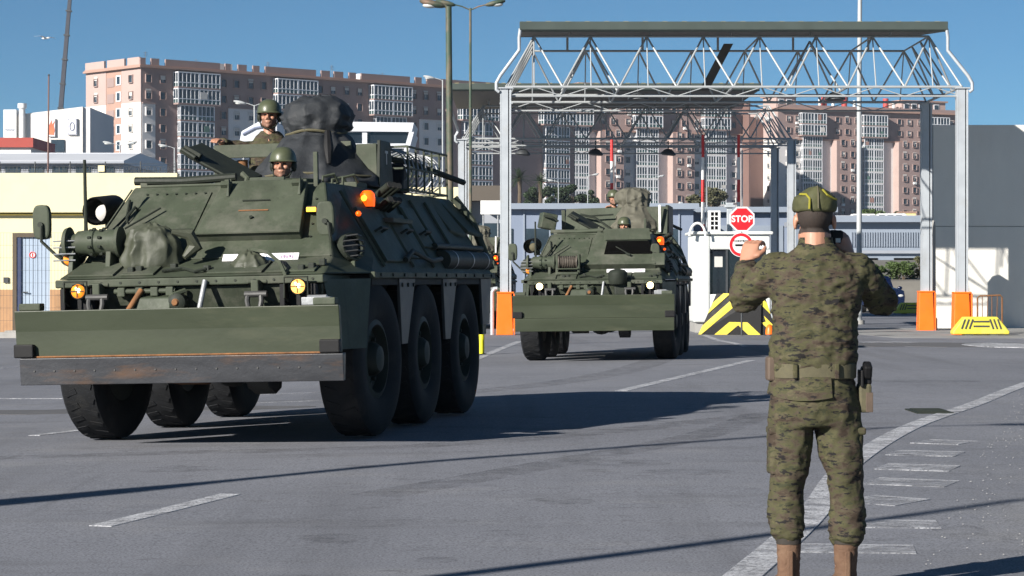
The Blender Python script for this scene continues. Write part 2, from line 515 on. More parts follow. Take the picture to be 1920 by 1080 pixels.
# right-hand shoulder: rough dusty concrete beyond the edge line
edge = [(.31, 7.5), (.67, 9.2), gp(1395, 1079), gp(1522, 965), gp(1592, 872), gp(1705, 802), gp(1830, 757), gp(1905, 727), gp(1990, 700), gp(2090, 676)]
sh = []
for i, p in enumerate(edge):
    sh.append((p[0] + .35, p[1]))
pr = []
for i in range(len(sh) - 1):
    for k in range(9):
        t = k / 9
        a = (sh[i][0] + (sh[i + 1][0] - sh[i][0]) * t, sh[i][1] + (sh[i + 1][1] - sh[i][1]) * t)
        a = (a[0] + .75 + .5 * noise.noise(Vector((a[0] * .9, a[1] * .8, 2))) + .15 * noise.noise(Vector((a[0] * 3, a[1] * 1.2, 4))), a[1])
        pr.append((a, (a[0] + 11, a[1])))
strip('edge_line', edge, .17, M['paint'], .006)
for (x0, y0, x1, y1, w) in [(1672, 849, 1800, 852, .5), (1652, 875, 1790, 879, .45), (1632, 902, 1785, 908, .42), (1604, 935, 1712, 943, .42), (1560, 982, 1760, 984, .36), (1490, 1028, 1715, 1031, .34), (1725, 828, 1815, 831, .45)]:
    strip('hatch_stripe', [gp(x0, y0), gp(x1, y1)], w, M['paintworn'], .005)
strip('lane_dash', [gp(188, 987), gp(432, 927)], .13, M['paint'])
strip('lane_dash', [gp(1165, 733), gp(1408, 676)], .14, M['paint'])
strip('lane_dash', [gp(-30, 747), gp(300, 746), gp(620, 735)], .12, M['paintworn'])
strip('lane_dash', [gp(64, 817), gp(150, 807)], .11, M['paint'])
strip('lane_dash', [gp(300, 762), gp(610, 751)], .10, M['paintworn'])
strip('lane_dash', [gp(884, 677), gp(975, 640)], .16, M['paint'])
strip('lane_dash', [gp(1320, 628), gp(1398, 650)], .13, M['paint'])
strip('lane_dash', [gp(0, 690), gp(60, 688)], .12, M['paintworn'])
# worn pale patches of old paint and a darker repair near the barrier
def blob(name, px, py, rx, ry, mat, lift, seed):
    c = gp(px, py); pr = []
    for i in range(13):
        t = i / 12 * math.pi
        k = 1 + .5 * noise.noise(Vector((i * .7, seed, 0)))
        k2 = 1 + .5 * noise.noise(Vector((i * .7, seed, 9)))
        x = c[0] - rx * math.cos(t)
        pr.append(((x, c[1] + (ry * math.sin(t) + .01) * k), (x, c[1] - (ry * math.sin(t) + .01) * k2)))
    return sheet(name, pr, mat, lift)
blob('worn_paint_patch', 1668, 642, .55, 1.0, M['paintworn'], .006, 1)
blob('worn_paint_patch', 1885, 648, .75, 1.6, M['paint'], .012, 5)
M['patch'] = pm('asphalt repair', (.095, .095, .10), .15, 2, .9, bmp=.3, bscale=80, bdist=.006)
blob('asphalt_patch', 1740, 646, 2.6, 1.9, M['patch'], .005, 3)
strip('tyre_mark', [gp(800, 742), gp(1010, 722), gp(1150, 700), gp(1225, 678), gp(1250, 660)], .5, M['tyremark'], .0025)
strip('tyre_mark', [gp(700, 930), gp(980, 880), gp(1300, 820), gp(1420, 780)], .32, M['tyremark'], .0025)
strip('tyre_mark', [gp(-60, 860), gp(300, 850), gp(900, 830), gp(1500, 770)], .35, M['tyremark'], .0022)
for q_, (px_, py_, rx_, ry_) in enumerate([(1160, 868, .35, .25), (1290, 885, .3, .2), (620, 1010, .16, .2), (940, 1000, .12, .12), (330, 880, .3, .22), (1050, 940, .2, .15), (1800, 995, .14, .25), (1700, 715, .9, .35), (820, 1050, .1, .1)]):
    blob('oil_stain', px_, py_, rx_, ry_, M['oil'], .002, 20 + q_)
blob('asphalt_patch', 180, 770, 2.2, .5, M['patch'], .003, 8)
# forecourt in front of the yellow building and its kerb
M['forecourt'] = pm('pale forecourt', (.24, .24, .245), .15, .7, .9, bmp=.3, bscale=20, dirt=(.13, .13, .135), dirt_amt=.5, dscale=.5)
sheet('forecourt', [((-40, 55.5), (-2.2, 55.5)), ((-40, 58), (-2.2, 58)), ((-40, 62), (-2.2, 62)), ((-40, 90), (-3, 90))], M['forecourt'], .006)
kb = MB(); kb.b2((-40, 54.9, -.05), (-2.4, 55.2, .13))
tag(kb.build('kerb', M['kerb'], bevel=.02), kind='structure')
# concrete apron under the gate
M['apron'] = pm('gate apron', (.27, .27, .265), .15, .5, .9, bmp=.3, bscale=20, dirt=(.15, .15, .15), dirt_amt=.6, dscale=.6)
sheet('gate_apron', [((8.6, 55.0), (60, 50)), ((8.2, 60), (60, 60)), ((8.0, 66), (60, 66))], M['apron'], .0045)
# drain cover
dc = MB(); c = gp(1742, 772); dc.b2((c[0] - .17, c[1] - .35, gz(*c) - .02), (c[0] + .17, c[1] + .35, gz(*c) + .012))
for i in range(6):
    dc.b2((c[0] - .14, c[1] - .3 + i * .105, gz(*c) + .012), (c[0] + .14, c[1] - .26 + i * .105, gz(*c) + .02))
tag(dc.build('drain_cover', M['armydark']), 'dark rectangular drain cover set in the road near the edge line', 'drain cover')
# gravel on the shoulder
gr = MB(); rnd = random.Random(3)
for i in range(1500):
    y = rnd.uniform(10, 30); x = 1.6 + (y - 10) * .235 + rnd.random() ** 1.3 * 4.0
    if abs(x / y) > .24: continue
    r = rnd.uniform(.002, .006)
    z = gz(x, y) + .005
    gr.add([(x - r, y, z), (x + r, y - r * .4, z), (x, y + r, z), (x + r * .2, y, z + r)], [(0, 1, 3), (1, 2, 3), (2, 0, 3)])
tag(gr.build('gravel', M['shoulder']), 'loose gravel scattered over the dusty shoulder', 'gravel', kind='stuff')

# ================================================================== APARTMENT BLOCKS
M['pink'] = pm('pink render', (.42, .315, .285), .06, .25, .9, bmp=.1, bscale=3, dirt=(.37, .275, .25), dirt_amt=.3, dscale=.12)
M['brownr'] = pm('brown render', (.305, .220, .203), .07, .25, .9, bmp=.1, bscale=3, dirt=(.26, .185, .17), dirt_amt=.3, dscale=.12)
M['greyr'] = pm('pale grey render', (.64, .62, .61), .05, .2, .9, bmp=.1, bscale=3, dirt=(.55, .53, .52), dirt_amt=.3, dscale=.12)
M['whiter'] = pm('white render', (.72, .69, .65), .05, .2, .9, bmp=.1, bscale=3, dirt=(.62, .59, .55), dirt_amt=.3, dscale=.15)
M['cornice'] = pm('red-brown cornice', (.38, .24, .19), .08, .4, .85, bmp=.1)
M['shadebrown'] = pm('shaded brown render', (.17, .10, .085), .1, .3, .9, bmp=.1)  # brown render with the shade of the end walls put into its colour
M['frame'] = pm('white window frame', (.70, .71, .74), .05, .5, .5, bmp=0)
M['pane'] = pm('window pane', (.03, .045, .06), .6, .35, .08, bmp=0, spec=.6)
M['paneg'] = pm('greenish lower pane', (.035, .08, .075), .5, .4, .15, bmp=0, spec=.6)
M['lampgrey'] = pm('grey aerial', (.2, .2, .21), .1, 2, .6, bmp=0)
M['blind'] = pm('pale roller blind', (.55, .53, .50), .08, .5, .7, bmp=0)
M['shedcloth'] = pm('faded red cloth', (.34, .20, .17), .1, 1, .8, bmp=0)
M['greencloth'] = pm('green awning cloth', (.10, .19, .16), .1, 1, .8, bmp=0)
M['redchim'] = pm('red chimney', (.45, .06, .05), .1, 2, .6, bmp=0)

def window_mesh(w, h, d):
    m = MB()
    t = .1
    m.b2((-w / 2 - t, -d, -h / 2 - t), (-w / 2, 0, h / 2 + t)); m.b2((w / 2, -d, -h / 2 - t), (w / 2 + t, 0, h / 2 + t))
    m.b2((-w / 2, -d, h / 2), (w / 2, 0, h / 2 + t)); m.b2((-w / 2, -d - .06, -h / 2 - t), (w / 2, 0, -h / 2))
    return m.mesh('window')
def pane_mesh(w, h):
    m = MB(); m.b2((-w / 2, -.06, -h / 2), (w / 2, -.02, h / 2)); return m.mesh('pane')
def blind_mesh(w, h):
    m = MB(); m.b2((-w / 2, -.085, -h * .05), (w / 2, -.065, h / 2)); m.b2((-.03, -.10, -h / 2), (.03, -.065, -h * .05)); return m.mesh('blind')
WIN = {}
ACB = MB(); ACB.b2((-.42, -.2, -.3), (.42, .3, .3)); ACB.cyl((-.1, -.23, 0), (-.1, -.2, 0), .2, n=10)
ACM = ACB.mesh('air_conditioner'); ACM.materials.append(M['white'])
def win_parts(wallmat):
    if wallmat.name not in WIN:
        a = window_mesh(1.15, 1.35, .28); a.materials.append(wallmat)
        b = pane_mesh(1.15, 1.35); b.materials.append(M['pane'])
        c = blind_mesh(1.15, 1.35); c.materials.append(M['blind'])
        WIN[wallmat.name] = (a, b, c)
    return WIN[wallmat.name]
def bay_mesh(w, h, d, n):
    """white glazing bars of one enclosed balcony, with its floor edge"""
    m = MB()
    m.b2((-w / 2 - .08, -d - .05, 0), (w / 2 + .08, 0, .28), 1)
    for k in range(n + 1):
        x = -w / 2 + w * k / n; t = .10 if k in (0, n) else .065
        m.b2((x - t, -d - .02, .28), (x + t, -d + .12, h))
    for z, t in ((1.05, .07), (h - .09, .09)):
        m.b2((-w / 2, -d - .035, z - t), (w / 2, -d + .1, z + t))
    for sx in (-1, 1):
        for y in (-d * .5, -.1):
            m.b2((sx * w / 2 - .06, y - .06, .28), (sx * w / 2 + .06, y + .06, h))
        m.b2((sx * w / 2 - .07, -d, .98), (sx * w / 2 + .07, 0, 1.12)); m.b2((sx * w / 2 - .07, -d, h - .18), (sx * w / 2 + .07, 0, h))
    return m.mesh('glazed_balcony')
def bayglass_mesh(w, h, d):
    m = MB()
    m.b2((-w / 2 + .03, -d + .05, .29), (w / 2 - .03, -.02, 1.0), 1)
    m.b2((-w / 2 + .03, -d + .05, 1.0), (w / 2 - .03, -.02, h - .02), 0)
    return m.mesh('pane')
BAY = {}
def bay_parts(w, h, d, n, band):
    key = (round(w, 1), round(h, 2), round(d, 2), n, band.name)
    if key not in BAY:
        a = bay_mesh(key[0], h, d, n); a.materials.append(M['frame']); a.materials.append(band)
        b = bayglass_mesh(key[0], h, d); b.materials.append(M['pane']); b.materials.append(M['paneg'])
        BAY[key] = (a, b)
    return BAY[key]

class Block:
    """an apartment block: front face along direction (dx, dy) from its near left corner"""
    def __init__(s, px, Y, dirx, diry, length, depth, zb, zt, label):
        L = math.hypot(dirx, diry)
        s.d = (dirx / L, diry / L); s.X, s.Y = (px - 960) / F * Y, Y
        s.L, s.D, s.zb, s.zt = length, depth, zb, zt
        s.root = thing('apartment_block', label, 'building', (s.X, s.Y, zb), math.atan2(s.d[1], s.d[0]), 'brown and white apartment blocks on the hill')
        s.rnd = random.Random(int(px))
    def u(s, px):
        k = (px - 960) / F
        return (k * s.Y - s.X) / (s.d[0] - k * s.d[1])
    def z(s, px, py):
        u = s.u(px)
        return HC + (YH - py) / F * (s.Y + u * s.d[1]) - s.zb
    def part(s, name, a, b, mat, bevel=0):
        m = MB(); m.b2(a, b); return m.build(name, mat, s.root, bevel)
    def win(s, u, z, off, wall, side=False):
        a, b, c = win_parts(wall)
        mw = Matrix.Translation((u, -off, z)) if not side else Matrix.Translation((-off, u, z)) @ Matrix.Rotation(R(-90), 4, 'Z')
        w = inst('window', a, s.root, mw)
        inst('pane', b, w)
        if s.rnd.random() < .55:
            q = inst('blind', c, w); q.location.z = s.rnd.choice((0, .25, .45))
        if s.rnd.random() < .10:
            inst('air_conditioner', ACM, w, Matrix.Translation((s.rnd.choice((-.1, .25)), -.35, -1.15)))
    def bay(s, u0, u1, z, h, d, n, band, off=0):
        a, b = bay_parts(u1 - u0, h, d, n, band)
        o = inst('glazed_balcony', a, s.root, Matrix.Translation(((u0 + u1) / 2, -off, z)))
        inst('pane', b, o)
        if s.rnd.random() < .16:
            m = MB(); w_ = (u1 - u0) * s.rnd.uniform(.2, .45); x_ = s.rnd.uniform(u0, u1 - w_)
            m.b2((x_, -off - d - .09, z + 1.15), (x_ + w_, -off - d - .05, z + 1.15 + s.rnd.uniform(.6, 1.5))); m.build('curtain', s.rnd.choice((M['blind'], M['shedcloth'], M['greencloth'])), s.root)

# ---- block on the left, nearest
A = Block(265, 445, .745, .667, 108, 18.5, 6.0, 40.2, 'long brown apartment block with white glazed balconies left of the light pole')
H = A.zt - A.zb
A.part('wall', (0, .02, 0), (A.L, A.D, H), M['brownr'])
A.part('parapet', (-.3, -.15, H), (A.L, .5, H + .25), M['cornice'])
A.part('parapet', (-.3, .5, H), (.5, A.D + .3, H + .25), M['cornice'])
A.part('cornice', (-.8, -.8, H - .35), (A.L, .02, H), M['cornice'])
A.part('cornice', (-.8, .02, H - .35), (0, A.D, H), M['cornice'])
# parapet pieces between the notches
cuts = [0, 272, 283, 298, 310, 412, 422, 432, 446, 462, 474, 486, 497, 592, 602, 618, 626, 643, 654, 667, 677, 768, 778, 790, 800]
us = [0] + [A.u(p) for p in cuts[1:]] + [A.L]
for i in range(0, len(us) - 1, 2):
    A.part('parapet_wall', (us[i] - .0 if i else -.3, -.12, H + .25), (us[i + 1], .25, H + 1.45), M['brownr'])
for y0, y1 in ((.3, 4.2), (5.2, 11.0), (12.0, A.D)):
    A.part('parapet_wall', (-.28, y0, H + .25), (.1, y1, H + 1.6), M['pink'])
ST = 3.0
zs = [H - 2.25 - ST * k for k in range(11)]                 # window centres, storey by storey
# left gable: pink above, white below, a brown stair recess with white windows
zmid = H - 6.6
yr = (6.4, 11.6)
for y0, y1 in ((0, yr[0]), (yr[1], A.D)):
    A.part('gable_panel', (-.12, y0 + .002, zmid), (0, y1, H - .36), M['pink'])
    A.part('gable_panel', (-.12, y0 + .002, 0), (0, y1, zmid), M['whiter'])
A.part('stair_recess', (-.04, yr[0], 0), (0, yr[1], H - .36), M['cornice'])
for k, z in enumerate(zs):
    A.win(3.1, z, .12, M['pink'] if k < 2 else M['whiter'], True)
    A.win(14.9, z, .12, M['pink'] if k < 2 else M['whiter'], True)
    A.part('stair_window', (-.16, 6.6, z - .9), (-.04, 8.2, z + .9), M['frame'])
    A.part('stair_pane', (-.19, 6.9, z - .7), (-.16, 7.9, z + .7), M['pane'])
    A.part('stair_panel', (-.14, 8.9, z - 1.1), (-.04, 11.2, z + .6), M['brownr'])
# front columns
bays = [(325, 403), (512, 586), (692, 763), (858, 925), (1010, 1070)]
lowbays = [(333, 396), (520, 578), (700, 756), (866, 917), (1018, 1062)]
for (a, b), (c, d) in zip(bays, lowbays):
    u0, u1 = A.u(a), A.u(b); m0 = (u0 + u1) / 2
    for k in (0, 1):
        z = zs[k] - 1.5
        for x0, x1 in ((u0, m0 - .1), (m0 + .1, u1)):
            A.bay(x0, x1, z, 2.98, 1.7, 5, M['brownr'])
    u0, u1 = A.u(c), A.u(d); m0 = (u0 + u1) / 2
    for k in range(2, 11):
        z = zs[k] - 1.5
        for x0, x1 in ((u0, m0 - .1), (m0 + .1, u1)):
            A.bay(x0, x1, z, 2.98, 1.0, 4, M['brownr'])
wcols = [278, 305, 419, 443, 470, 494, 600, 624, 650, 674, 776, 798, 823, 840]
pale = [(266, 291), (428, 486), (610, 664), (786, 833)]
for a, b in pale:
    A.part('render_panel', (A.u(a), -.06, 0), (A.u(b), .02, zs[1] - 1.6), M['greyr'])
    A.part('ledge', (A.u(a), -.35, zs[1] - 1.6), (A.u(b), .02, zs[1] - 1.35), M['brownr'])
for p in wcols:
    off = .0
    for k, z in enumerate(zs):
        inpale = any(a < p < b for a, b in pale) and k > 1
        A.win(A.u(p), z, .06 if inpale else -.02, M['greyr'] if inpale else M['brownr'])
for p in (290, 385, 520, 640, 735):
    uu = A.u(p); hh_ = 2.2 + (p % 7) * .25; m = MB(); m.cyl((uu, 3, H), (uu, 3, H + hh_), .05, n=6)
    for q in range(3): m.cyl((uu - .5, 3, H + hh_ - .2 - q * .3), (uu + .5, 3, H + hh_ - .2 - q * .3), .03, n=5)
    m.build('roof_aerial', M['lampgrey'], A.root)
for p in (440, 705, 870):
    uu = A.u(p); A.part('roof_box', (uu, 5, H), (uu + 3, 8, H + 1.9), M['whiter'])

# ---- the two blocks farther off behind the gate
def far_block(px, Y, length, zb, zt, label, marks, white0, mods, topx):
    B = Block(px, Y, .90, .436, length, 17, zb, zt, label)
    H = zt - zb
    B.part('wall', (0, .02, 0), (B.L, B.D, H), M['greyr'])
    B.part('gable_panel', (-.12, .002, 0), (0, B.D, H - 7.5), M['whiter'])
    B.part('gable_panel', (-.12, .002, H - 7.5), (0, B.D, H - .4), M['pink'])
    zs = [H - 2.3 - 3.0 * k for k in range(int((H - 1) / 3))]
    for z in zs:
        B.win(4.2, z, .12, M['whiter'], True); B.win(11.5, z, .12, M['whiter'], True)
    # upper storeys in brown with a deep cornice
    B.part('upper_wall', (0, -.06, H - 7.5), (B.L, .02, H), M['brownr'])
    B.part('cornice', (-.8, -1.1, H), (B.L, B.D, H + .4), M['cornice'])
    B.part('cornice', (-.8, -.9, H - 7.8), (B.L, -.06, H - 7.4), M['cornice'])
    B.part('parapet_wall', (-.3, -.3, H + .4), (B.L, .1, H + 1.3), M['brownr'])
    for u0, u1 in topx:
        B.part('penthouse', (u0, 2.5, H + .4), (u1, 9, H + 3.4), M['pink'])
        B.part('penthouse_roof', (u0 - .5, 2.0, H + 3.4), (u1 + .5, 9.5, H + 3.8), M['cornice'])
        for k in range(int((u1 - u0) / 2.4)):
            B.part('penthouse_window', (u0 + .6 + 2.4 * k, 2.38, H + 1.1), (u0 + 2.3 + 2.4 * k, 2.5, H + 2.9), M['frame'])
            B.part('penthouse_pane', (u0 + .8 + 2.4 * k, 2.34, H + 1.3), (u0 + 2.1 + 2.4 * k, 2.38, H + 2.7), M['pane'])
    for kind, a, b in mods:
        u0, u1 = B.u(a), B.u(b)
        if kind == 'bay':
            m0 = (u0 + u1) / 2
            for k, z in enumerate(zs):
                w = .8 if k < 2 else 0
                for x0, x1 in ((u0 - w, m0 - .08), (m0 + .08, u1 + w)):
                    B.bay(x0, x1, z - 1.5, 2.98, 1.9 if k < 2 else 1.1, 4, M['greyr'] if k > 1 else M['brownr'])
        elif kind == 'tower':
            B.part('brown_tower', (u0, -2.6, 0), (u1, 0, H - 7.8), M['brownr'])
            B.part('lit_tower_side', (u0 - .08, -2.6, 0), (u0, 0, H - 7.8), M['pink'])  # paler slab: sunlight on the left flank put into its colour
            for k, z in enumerate(zs):
                for t in (.28, .74):
                    B.win(u0 + (u1 - u0) * t, z, 2.6 if k > 1 else .06, M['brownr'])
        elif kind == 'win':
            for k, z in enumerate(zs):
                B.win(u0, z, -.02 if k > 1 else .06, M['greyr'] if k > 1 else M['brownr'])
    return B
B = far_block(1010, 570, 55, 8.0, 44.0, 'grey and brown apartment block seen through the gate above the far vehicle', None, 0,
    [('win', 1032, 0), ('win', 1053, 0), ('bay', 1062, 1100), ('tower', 1118, 1160), ('win', 1177, 0), ('bay', 1190, 1230), ('tower', 1252, 1292), ('win', 1306, 0), ('bay', 1320, 1357), ('win', 1375, 0)], [(12, 24), (38, 48)])
B.part('end_wall', (B.L, -3.2, 0), (B.L + .4, B.D, 36.5), M['shadebrown'])
C = far_block(1459, 630, 56, 12.0, 45.2, 'grey and brown apartment block at right above the soldier with the cap', None, 0,
    [('win', 1478, 0), ('win', 1494, 0), ('bay', 1502, 1537), ('tower', 1559, 1598), ('win', 1606, 0), ('bay', 1617, 1652), ('tower', 1675, 1714), ('win', 1724, 0), ('bay', 1732, 1768), ('win', 1784, 0)], [(1, 7), (40, 54)])
C.part('stair_wall', (-16, 7, 0), (-.2, 9, 31.5), M['shadebrown'])
for p in (1557, 1595, 1673):
    uu = C.u(p); m = MB(); m.cyl((uu, 3, 33.2), (uu, 3, 37.2), .75); m.build('chimney', M['redchim'], C.root)
for p in (1545, 1570, 1610, 1684):
    uu = C.u(p); m = MB(); m.cyl((uu, 2, 34.4), (uu, 2, 36.3), .4); m.build('roof_vent', M['white'], C.root)

# ---- white commercial building with two signs, far left
wb = thing('commercial_building', 'white windowless commercial building with two wall signs, far left', 'building', at(-40, 330, 330))
wb.rotation_euler = (0, 0, 0)
def wpart(name, px0, py0, px1, py1, y0, y1, mat, parent=None, bevel=0):
    o = wb.location
    a = at(px0, py1, 330) - o; b = at(px1, py0, 330) - o
    m = MB(); m.b2((a.x, y0, a.z), (b.x, y1, b.z)); return m.build(name, mat, parent or wb, bevel)
m = MB()
o = wb.location
pa, pb = at(33, 215, 330) - o, at(155, 200, 330) - o
bz = at(0, 330, 330).z - o.z
m.add([(pa.x, 0, bz), (pb.x, 0, bz), (pb.x, 0, pb.z), (pa.x, 0, pa.z), (pa.x, 20, bz), (pb.x, 20, bz), (pb.x, 20, pb.z), (pa.x, 20, pa.z)],
      [(0, 1, 2, 3), (5, 4, 7, 6), (3, 2, 6, 7), (4, 0, 3, 7), (1, 5, 6, 2)])
m.build('wall', M['whiter'], wb)
wpart('slab', 8, 206, 32, 330, -.6, 6, M['white'])
wpart('end_wall', 155.2, 201, 168, 330, .4, 20, M['greyr'])
m = MB(); c = at(43, 262, 330) - o; t = at(43, 198, 330) - o
m.cyl((c.x, -.5, c.z - 4), (t.x, -.5, t.z), .42); m.cyl((t.x, -.5, t.z - .4), (t.x, -.5, t.z + .25), .6); m.build('vent_pipe', M['white'], wb)
sg = wpart('sign_board', 91, 222, 104, 256, -.35, -.1, M['plate'])
m = MB(); q = at(97.5, 240, 330) - o
fl = [(-.36, -.9), (.3, -.95), (.42, -.3), (.28, .35), (.42, .9), (.05, .45), (.0, 1.05), (-.28, .4), (-.42, -.2)]
m.prism([(q.x + u, q.z + w) for u, w in fl], 1, -.40, -.351)
M['flame'] = pm('orange sign print', (.75, .17, .08), .2, 1, .5, bmp=0)
m.build('flame_emblem', M['flame'], sg)
sg2 = wpart('sign_board', 127, 222, 145, 253, -.35, -.1, M['plate'])
q = at(136, 237.5, 330) - o
M['signgrey'] = pm('grey sign print', (.22, .25, .35), .1, 1, .5, bmp=0)
m = MB()
for a_, b_, c_, d_ in ((-.6, -1.05, .6, -.97), (-.6, .97, .6, 1.05), (-.6, -.97, -.52, .97), (.52, -.97, .6, .97)):
    m.b2((q.x + a_, -.38, q.z + b_), (q.x + c_, -.351, q.z + d_))
pts = [(q.x + .3 * math.cos(t), -.365, q.z + .55 * math.sin(t)) for t in [2 * math.pi * i / 16 for i in range(16)]]
m.tube(pts + pts[:2], .07, 6); m.build('letter_emblem', M['signgrey'], sg2)
m = MB(); q = at(20, 244, 330) - o
m.tube([(q.x - .6 + .1 * i, -.63, q.z + .1 * math.sin(i * 1.7)) for i in range(13)], .05, 5); m.build('faded_lettering', M['signgrey'], wb)
# awning and dark shopfront at its foot
wpart('shopfront', 96, 262, 121, 285, -.2, -.05, M['pane'])

# ---- red-roofed building, white shed roof
rb = thing('shop_building', 'low building with a red fascia at the left edge', 'building', at(-60, 330, 250))
m = MB(); o = rb.location; a = at(-60, 276, 250) - o; b = at(62, 258, 250) - o
M['redfascia'] = pm('red fascia', (.36, .055, .04), .1, .6, .6, bmp=0)
m.b2((a.x, 0, a.z), (b.x, 12, b.z)); m.build('fascia', M['redfascia'], rb)
m = MB(); m.b2((a.x, .4, -3), (b.x - .3, 11.8, a.z - .002)); m.build('wall', M['whiter'], rb)

M['shedwhite'] = pm('pale grey cladding', (.60, .62, .66), .05, .3, .6, bmp=.1, bscale=6)
M['shedgrey'] = pm('grey cladding', (.30, .32, .36), .08, .5, .6, bmp=.1, bscale=6)
wh = thing('warehouse', 'long white low warehouse behind the yellow building', 'building', at(-80, 340, 150))
o = wh.location; z = lambda py: at(0, py, 150).z - o.z; x = lambda px: at(px, 0, 150).x - o.x
m = MB(); m.b2((0, 0, -4), (x(232), 18, z(306))); m.build('wall', M['shedgrey'], wh)
m = MB(); m.prism([(-.4, z(306)), (-.4, z(302)), (6, z(278)), (6, z(277)), (18.4, z(281)), (18.4, z(306))], 0, -.3, x(234)); m.build('roof', M['shedwhite'], wh)
m = MB(); m.b2((-.3, -.55, z(307)), (x(235), -.4, z(303))); m.build('gutter', M['shedgrey'], wh)
for k in range(5):
    m = MB(); m.b2((x(10 + 44 * k), -.06, z(324)), (x(38 + 44 * k), 0, z(312))); m.build('window', M['pane'], wh)

# ---- blue-grey warehouses behind the gate
M['bluegrey'] = pm('blue-grey cladding', (.19, .23, .31), .10, .2, .55, bmp=.1, bscale=5, stretch=(1, 1, .3), dirt=(.26, .30, .37), dirt_amt=.35, dscale=.15)
M['bluegrey2'] = pm('pale blue-grey cladding', (.24, .28, .34), .08, .2, .55, bmp=.1, bscale=5)
def shed(px0, px1, py_top, py_eave, Y, dep, mat, roofmat, label, name='warehouse'):
    r = thing(name, label, 'building', (at(px0, 0, Y).x, Y, gz(0, Y)))
    w = at(px1, 0, Y).x - at(px0, 0, Y).x
    zt = at(0, py_top, Y).z - r.location.z; ze = at(0, py_eave, Y).z - r.location.z
    m = MB(); m.b2((0, 0, -1), (w, dep, ze)); m.build('wall', mat, r)
    m = MB(); m.prism([(-.5, ze), (-.5, ze + .35), (dep / 2, zt + .3), (dep + .5, ze + .35), (dep + .5, ze)], 0, -.4, w + .4); m.build('roof', roofmat, r)
    m = MB(); m.b2((-.4, -.75, ze - .1), (w + .4, -.5, ze + .3)); m.build('gutter', M['bluegrey2'], r)
    return r, w, ze
r, w, ze = shed(860, 1300, 381, 390, 190, 26, M['bluegrey'], M['bluegrey2'], 'blue-grey warehouse behind the far vehicle and the gate columns')
for k in range(5):
    m = MB(); x0 = 2 + k * 3.2; m.b2((x0, -.08, ze - 3.4), (x0 + 2.2, 0, ze - 1.6)); m.build('window', M['pane'], r)
for k in range(9):
    m = MB(); x0 = 1 + k * 2.0; m.b2((x0, -.12, -1), (x0 + .12, 0, ze - .12)); m.build('pilaster', M['bluegrey2'], r)
r, w, ze = shed(1300, 1560, 388, 396, 205, 26, M['bluegrey'], M['bluegrey2'], 'grey warehouse behind the white booth and stop sign')
for k in range(3):
    m = MB(); x0 = 1 + k * 3.7; m.b2((x0, -.1, ze - 4.6), (x0 + 2.8, 0, ze - 1.2)); m.build('shutter_door', M['bluegrey2'], r)
r, w, ze = shed(1545, 2100, 408, 414, 165, 20, M['bluegrey2'], M['shedgrey'], 'long blue-grey depot with a ribbed band right of the white mast')
for k in range(100):
    m0 = MB() if k == 0 else m0
    m0.b2((1.8 + k * .17, -.1, ze - 1.75), (1.89 + k * .17, 0, ze - .75))
rb_ = m0.build('ribbed_band', M['bluegrey2'], r); tag(rb_, kind='stuff')
m = MB(); m.b2((1.6, -.3, ze - 2.2), (w, -.1, ze - 2.0)); m.build('rail', M['shedgrey'], r)
for k in range(6):
    m = MB(); m.b2((1.6 + k * 3.1, -.06, ze - 3.3), (3.6 + k * 3.1, 0, ze - 2.5)); m.build('window', M['dark'], r)
m = MB(); m.b2((1.5, -1.2, -1), (w, -.001, ze - 3.45)); m.build('plinth', M['shedgrey'], r)
# two pale vans and a yellow hut beyond its roof
for i, px in enumerate((1619, 1672)):
    v = thing('parked_van', ['left of the two small white vans parked beyond the depot roof', 'right of the two small white vans parked beyond the depot roof'][i], 'van', at(px, 414, 215), 0, 'white vans beyond the depot roof')
    L, hh = (1.25, .62) if i == 0 else (1.5, .65)
    m = MB(); m.prism([(-L, -1.5), (L, -1.5), (L, hh * .55), (L * .8, hh), (-L * .7, hh), (-L, hh * .5)], 1, 0, 1.6); m.build('body', M['white'], v, .08)
    for k in range(3):
        m = MB(); m.b2((-L * .75 + k * .75, -.03, .12), (-L * .75 + k * .75 + .5, 0, hh * .8)); m.build('window', M['pane'], v)
    for sx in (-.7, .7):
        m = MB(); m.cyl((sx * L, -.05, -1.5), (sx * L, .2, -1.5), .32); m.build('wheel', M['rubber'], v)
M['hutyellow'] = pm('cream yellow wall', (.74, .62, .30), .06, .8, .85, bmp=.1)
v = thing('hut', 'small cream yellow hut beyond the depot roof', 'hut', at(1690, 425, 220))
m = MB(); m.b2((0, 0, -2), (1.3, 2, 1.25)); m.build('wall', M['hutyellow'], v)
m = MB(); m.b2((.25, -.05, .4), (.5, 0, .9)); m.build('window', M['dark'], v)
m = MB(); m.b2((-.1, -.1, 1.25), (1.4, 2.1, 1.35)); m.build('roof', M['cornice'], v)

# ---- low building with a brown fascia between the near vehicle and the gate column
lb = thing('gatehouse', 'low yellow gatehouse with a deep brown roof fascia behind the near vehicle', 'building', at(760, 600, 92))
o = lb.location; x = lambda px: at(px, 0, 92).x - o.x; z = lambda py: at(0, py, 92).z - o.z
M['fasciabrown'] = pm('brown fascia', (.10, .085, .07), .12, 1, .8, bmp=.1)
M['yellowwall'] = pm('pale yellow wall', (.74, .67, .43), .05, .5, .9, bmp=.15, bscale=6, dirt=(.62, .55, .36), dirt_amt=.3, dscale=.7)
m = MB(); m.b2((0, 0, 0), (x(880), 6, z(351))); m.build('wall', M['yellowwall'], lb)
m = MB(); m.b2((x(879) + .01, -.6, z(377)), (x(958), 7, z(349))); m.build('roof_fascia', M['fasciabrown'], lb)
m = MB(); m.b2((x(882), .5, 0), (x(955), 6.5, z(377) - .003)); m.build('rear_wall', M['shedgrey'], lb)
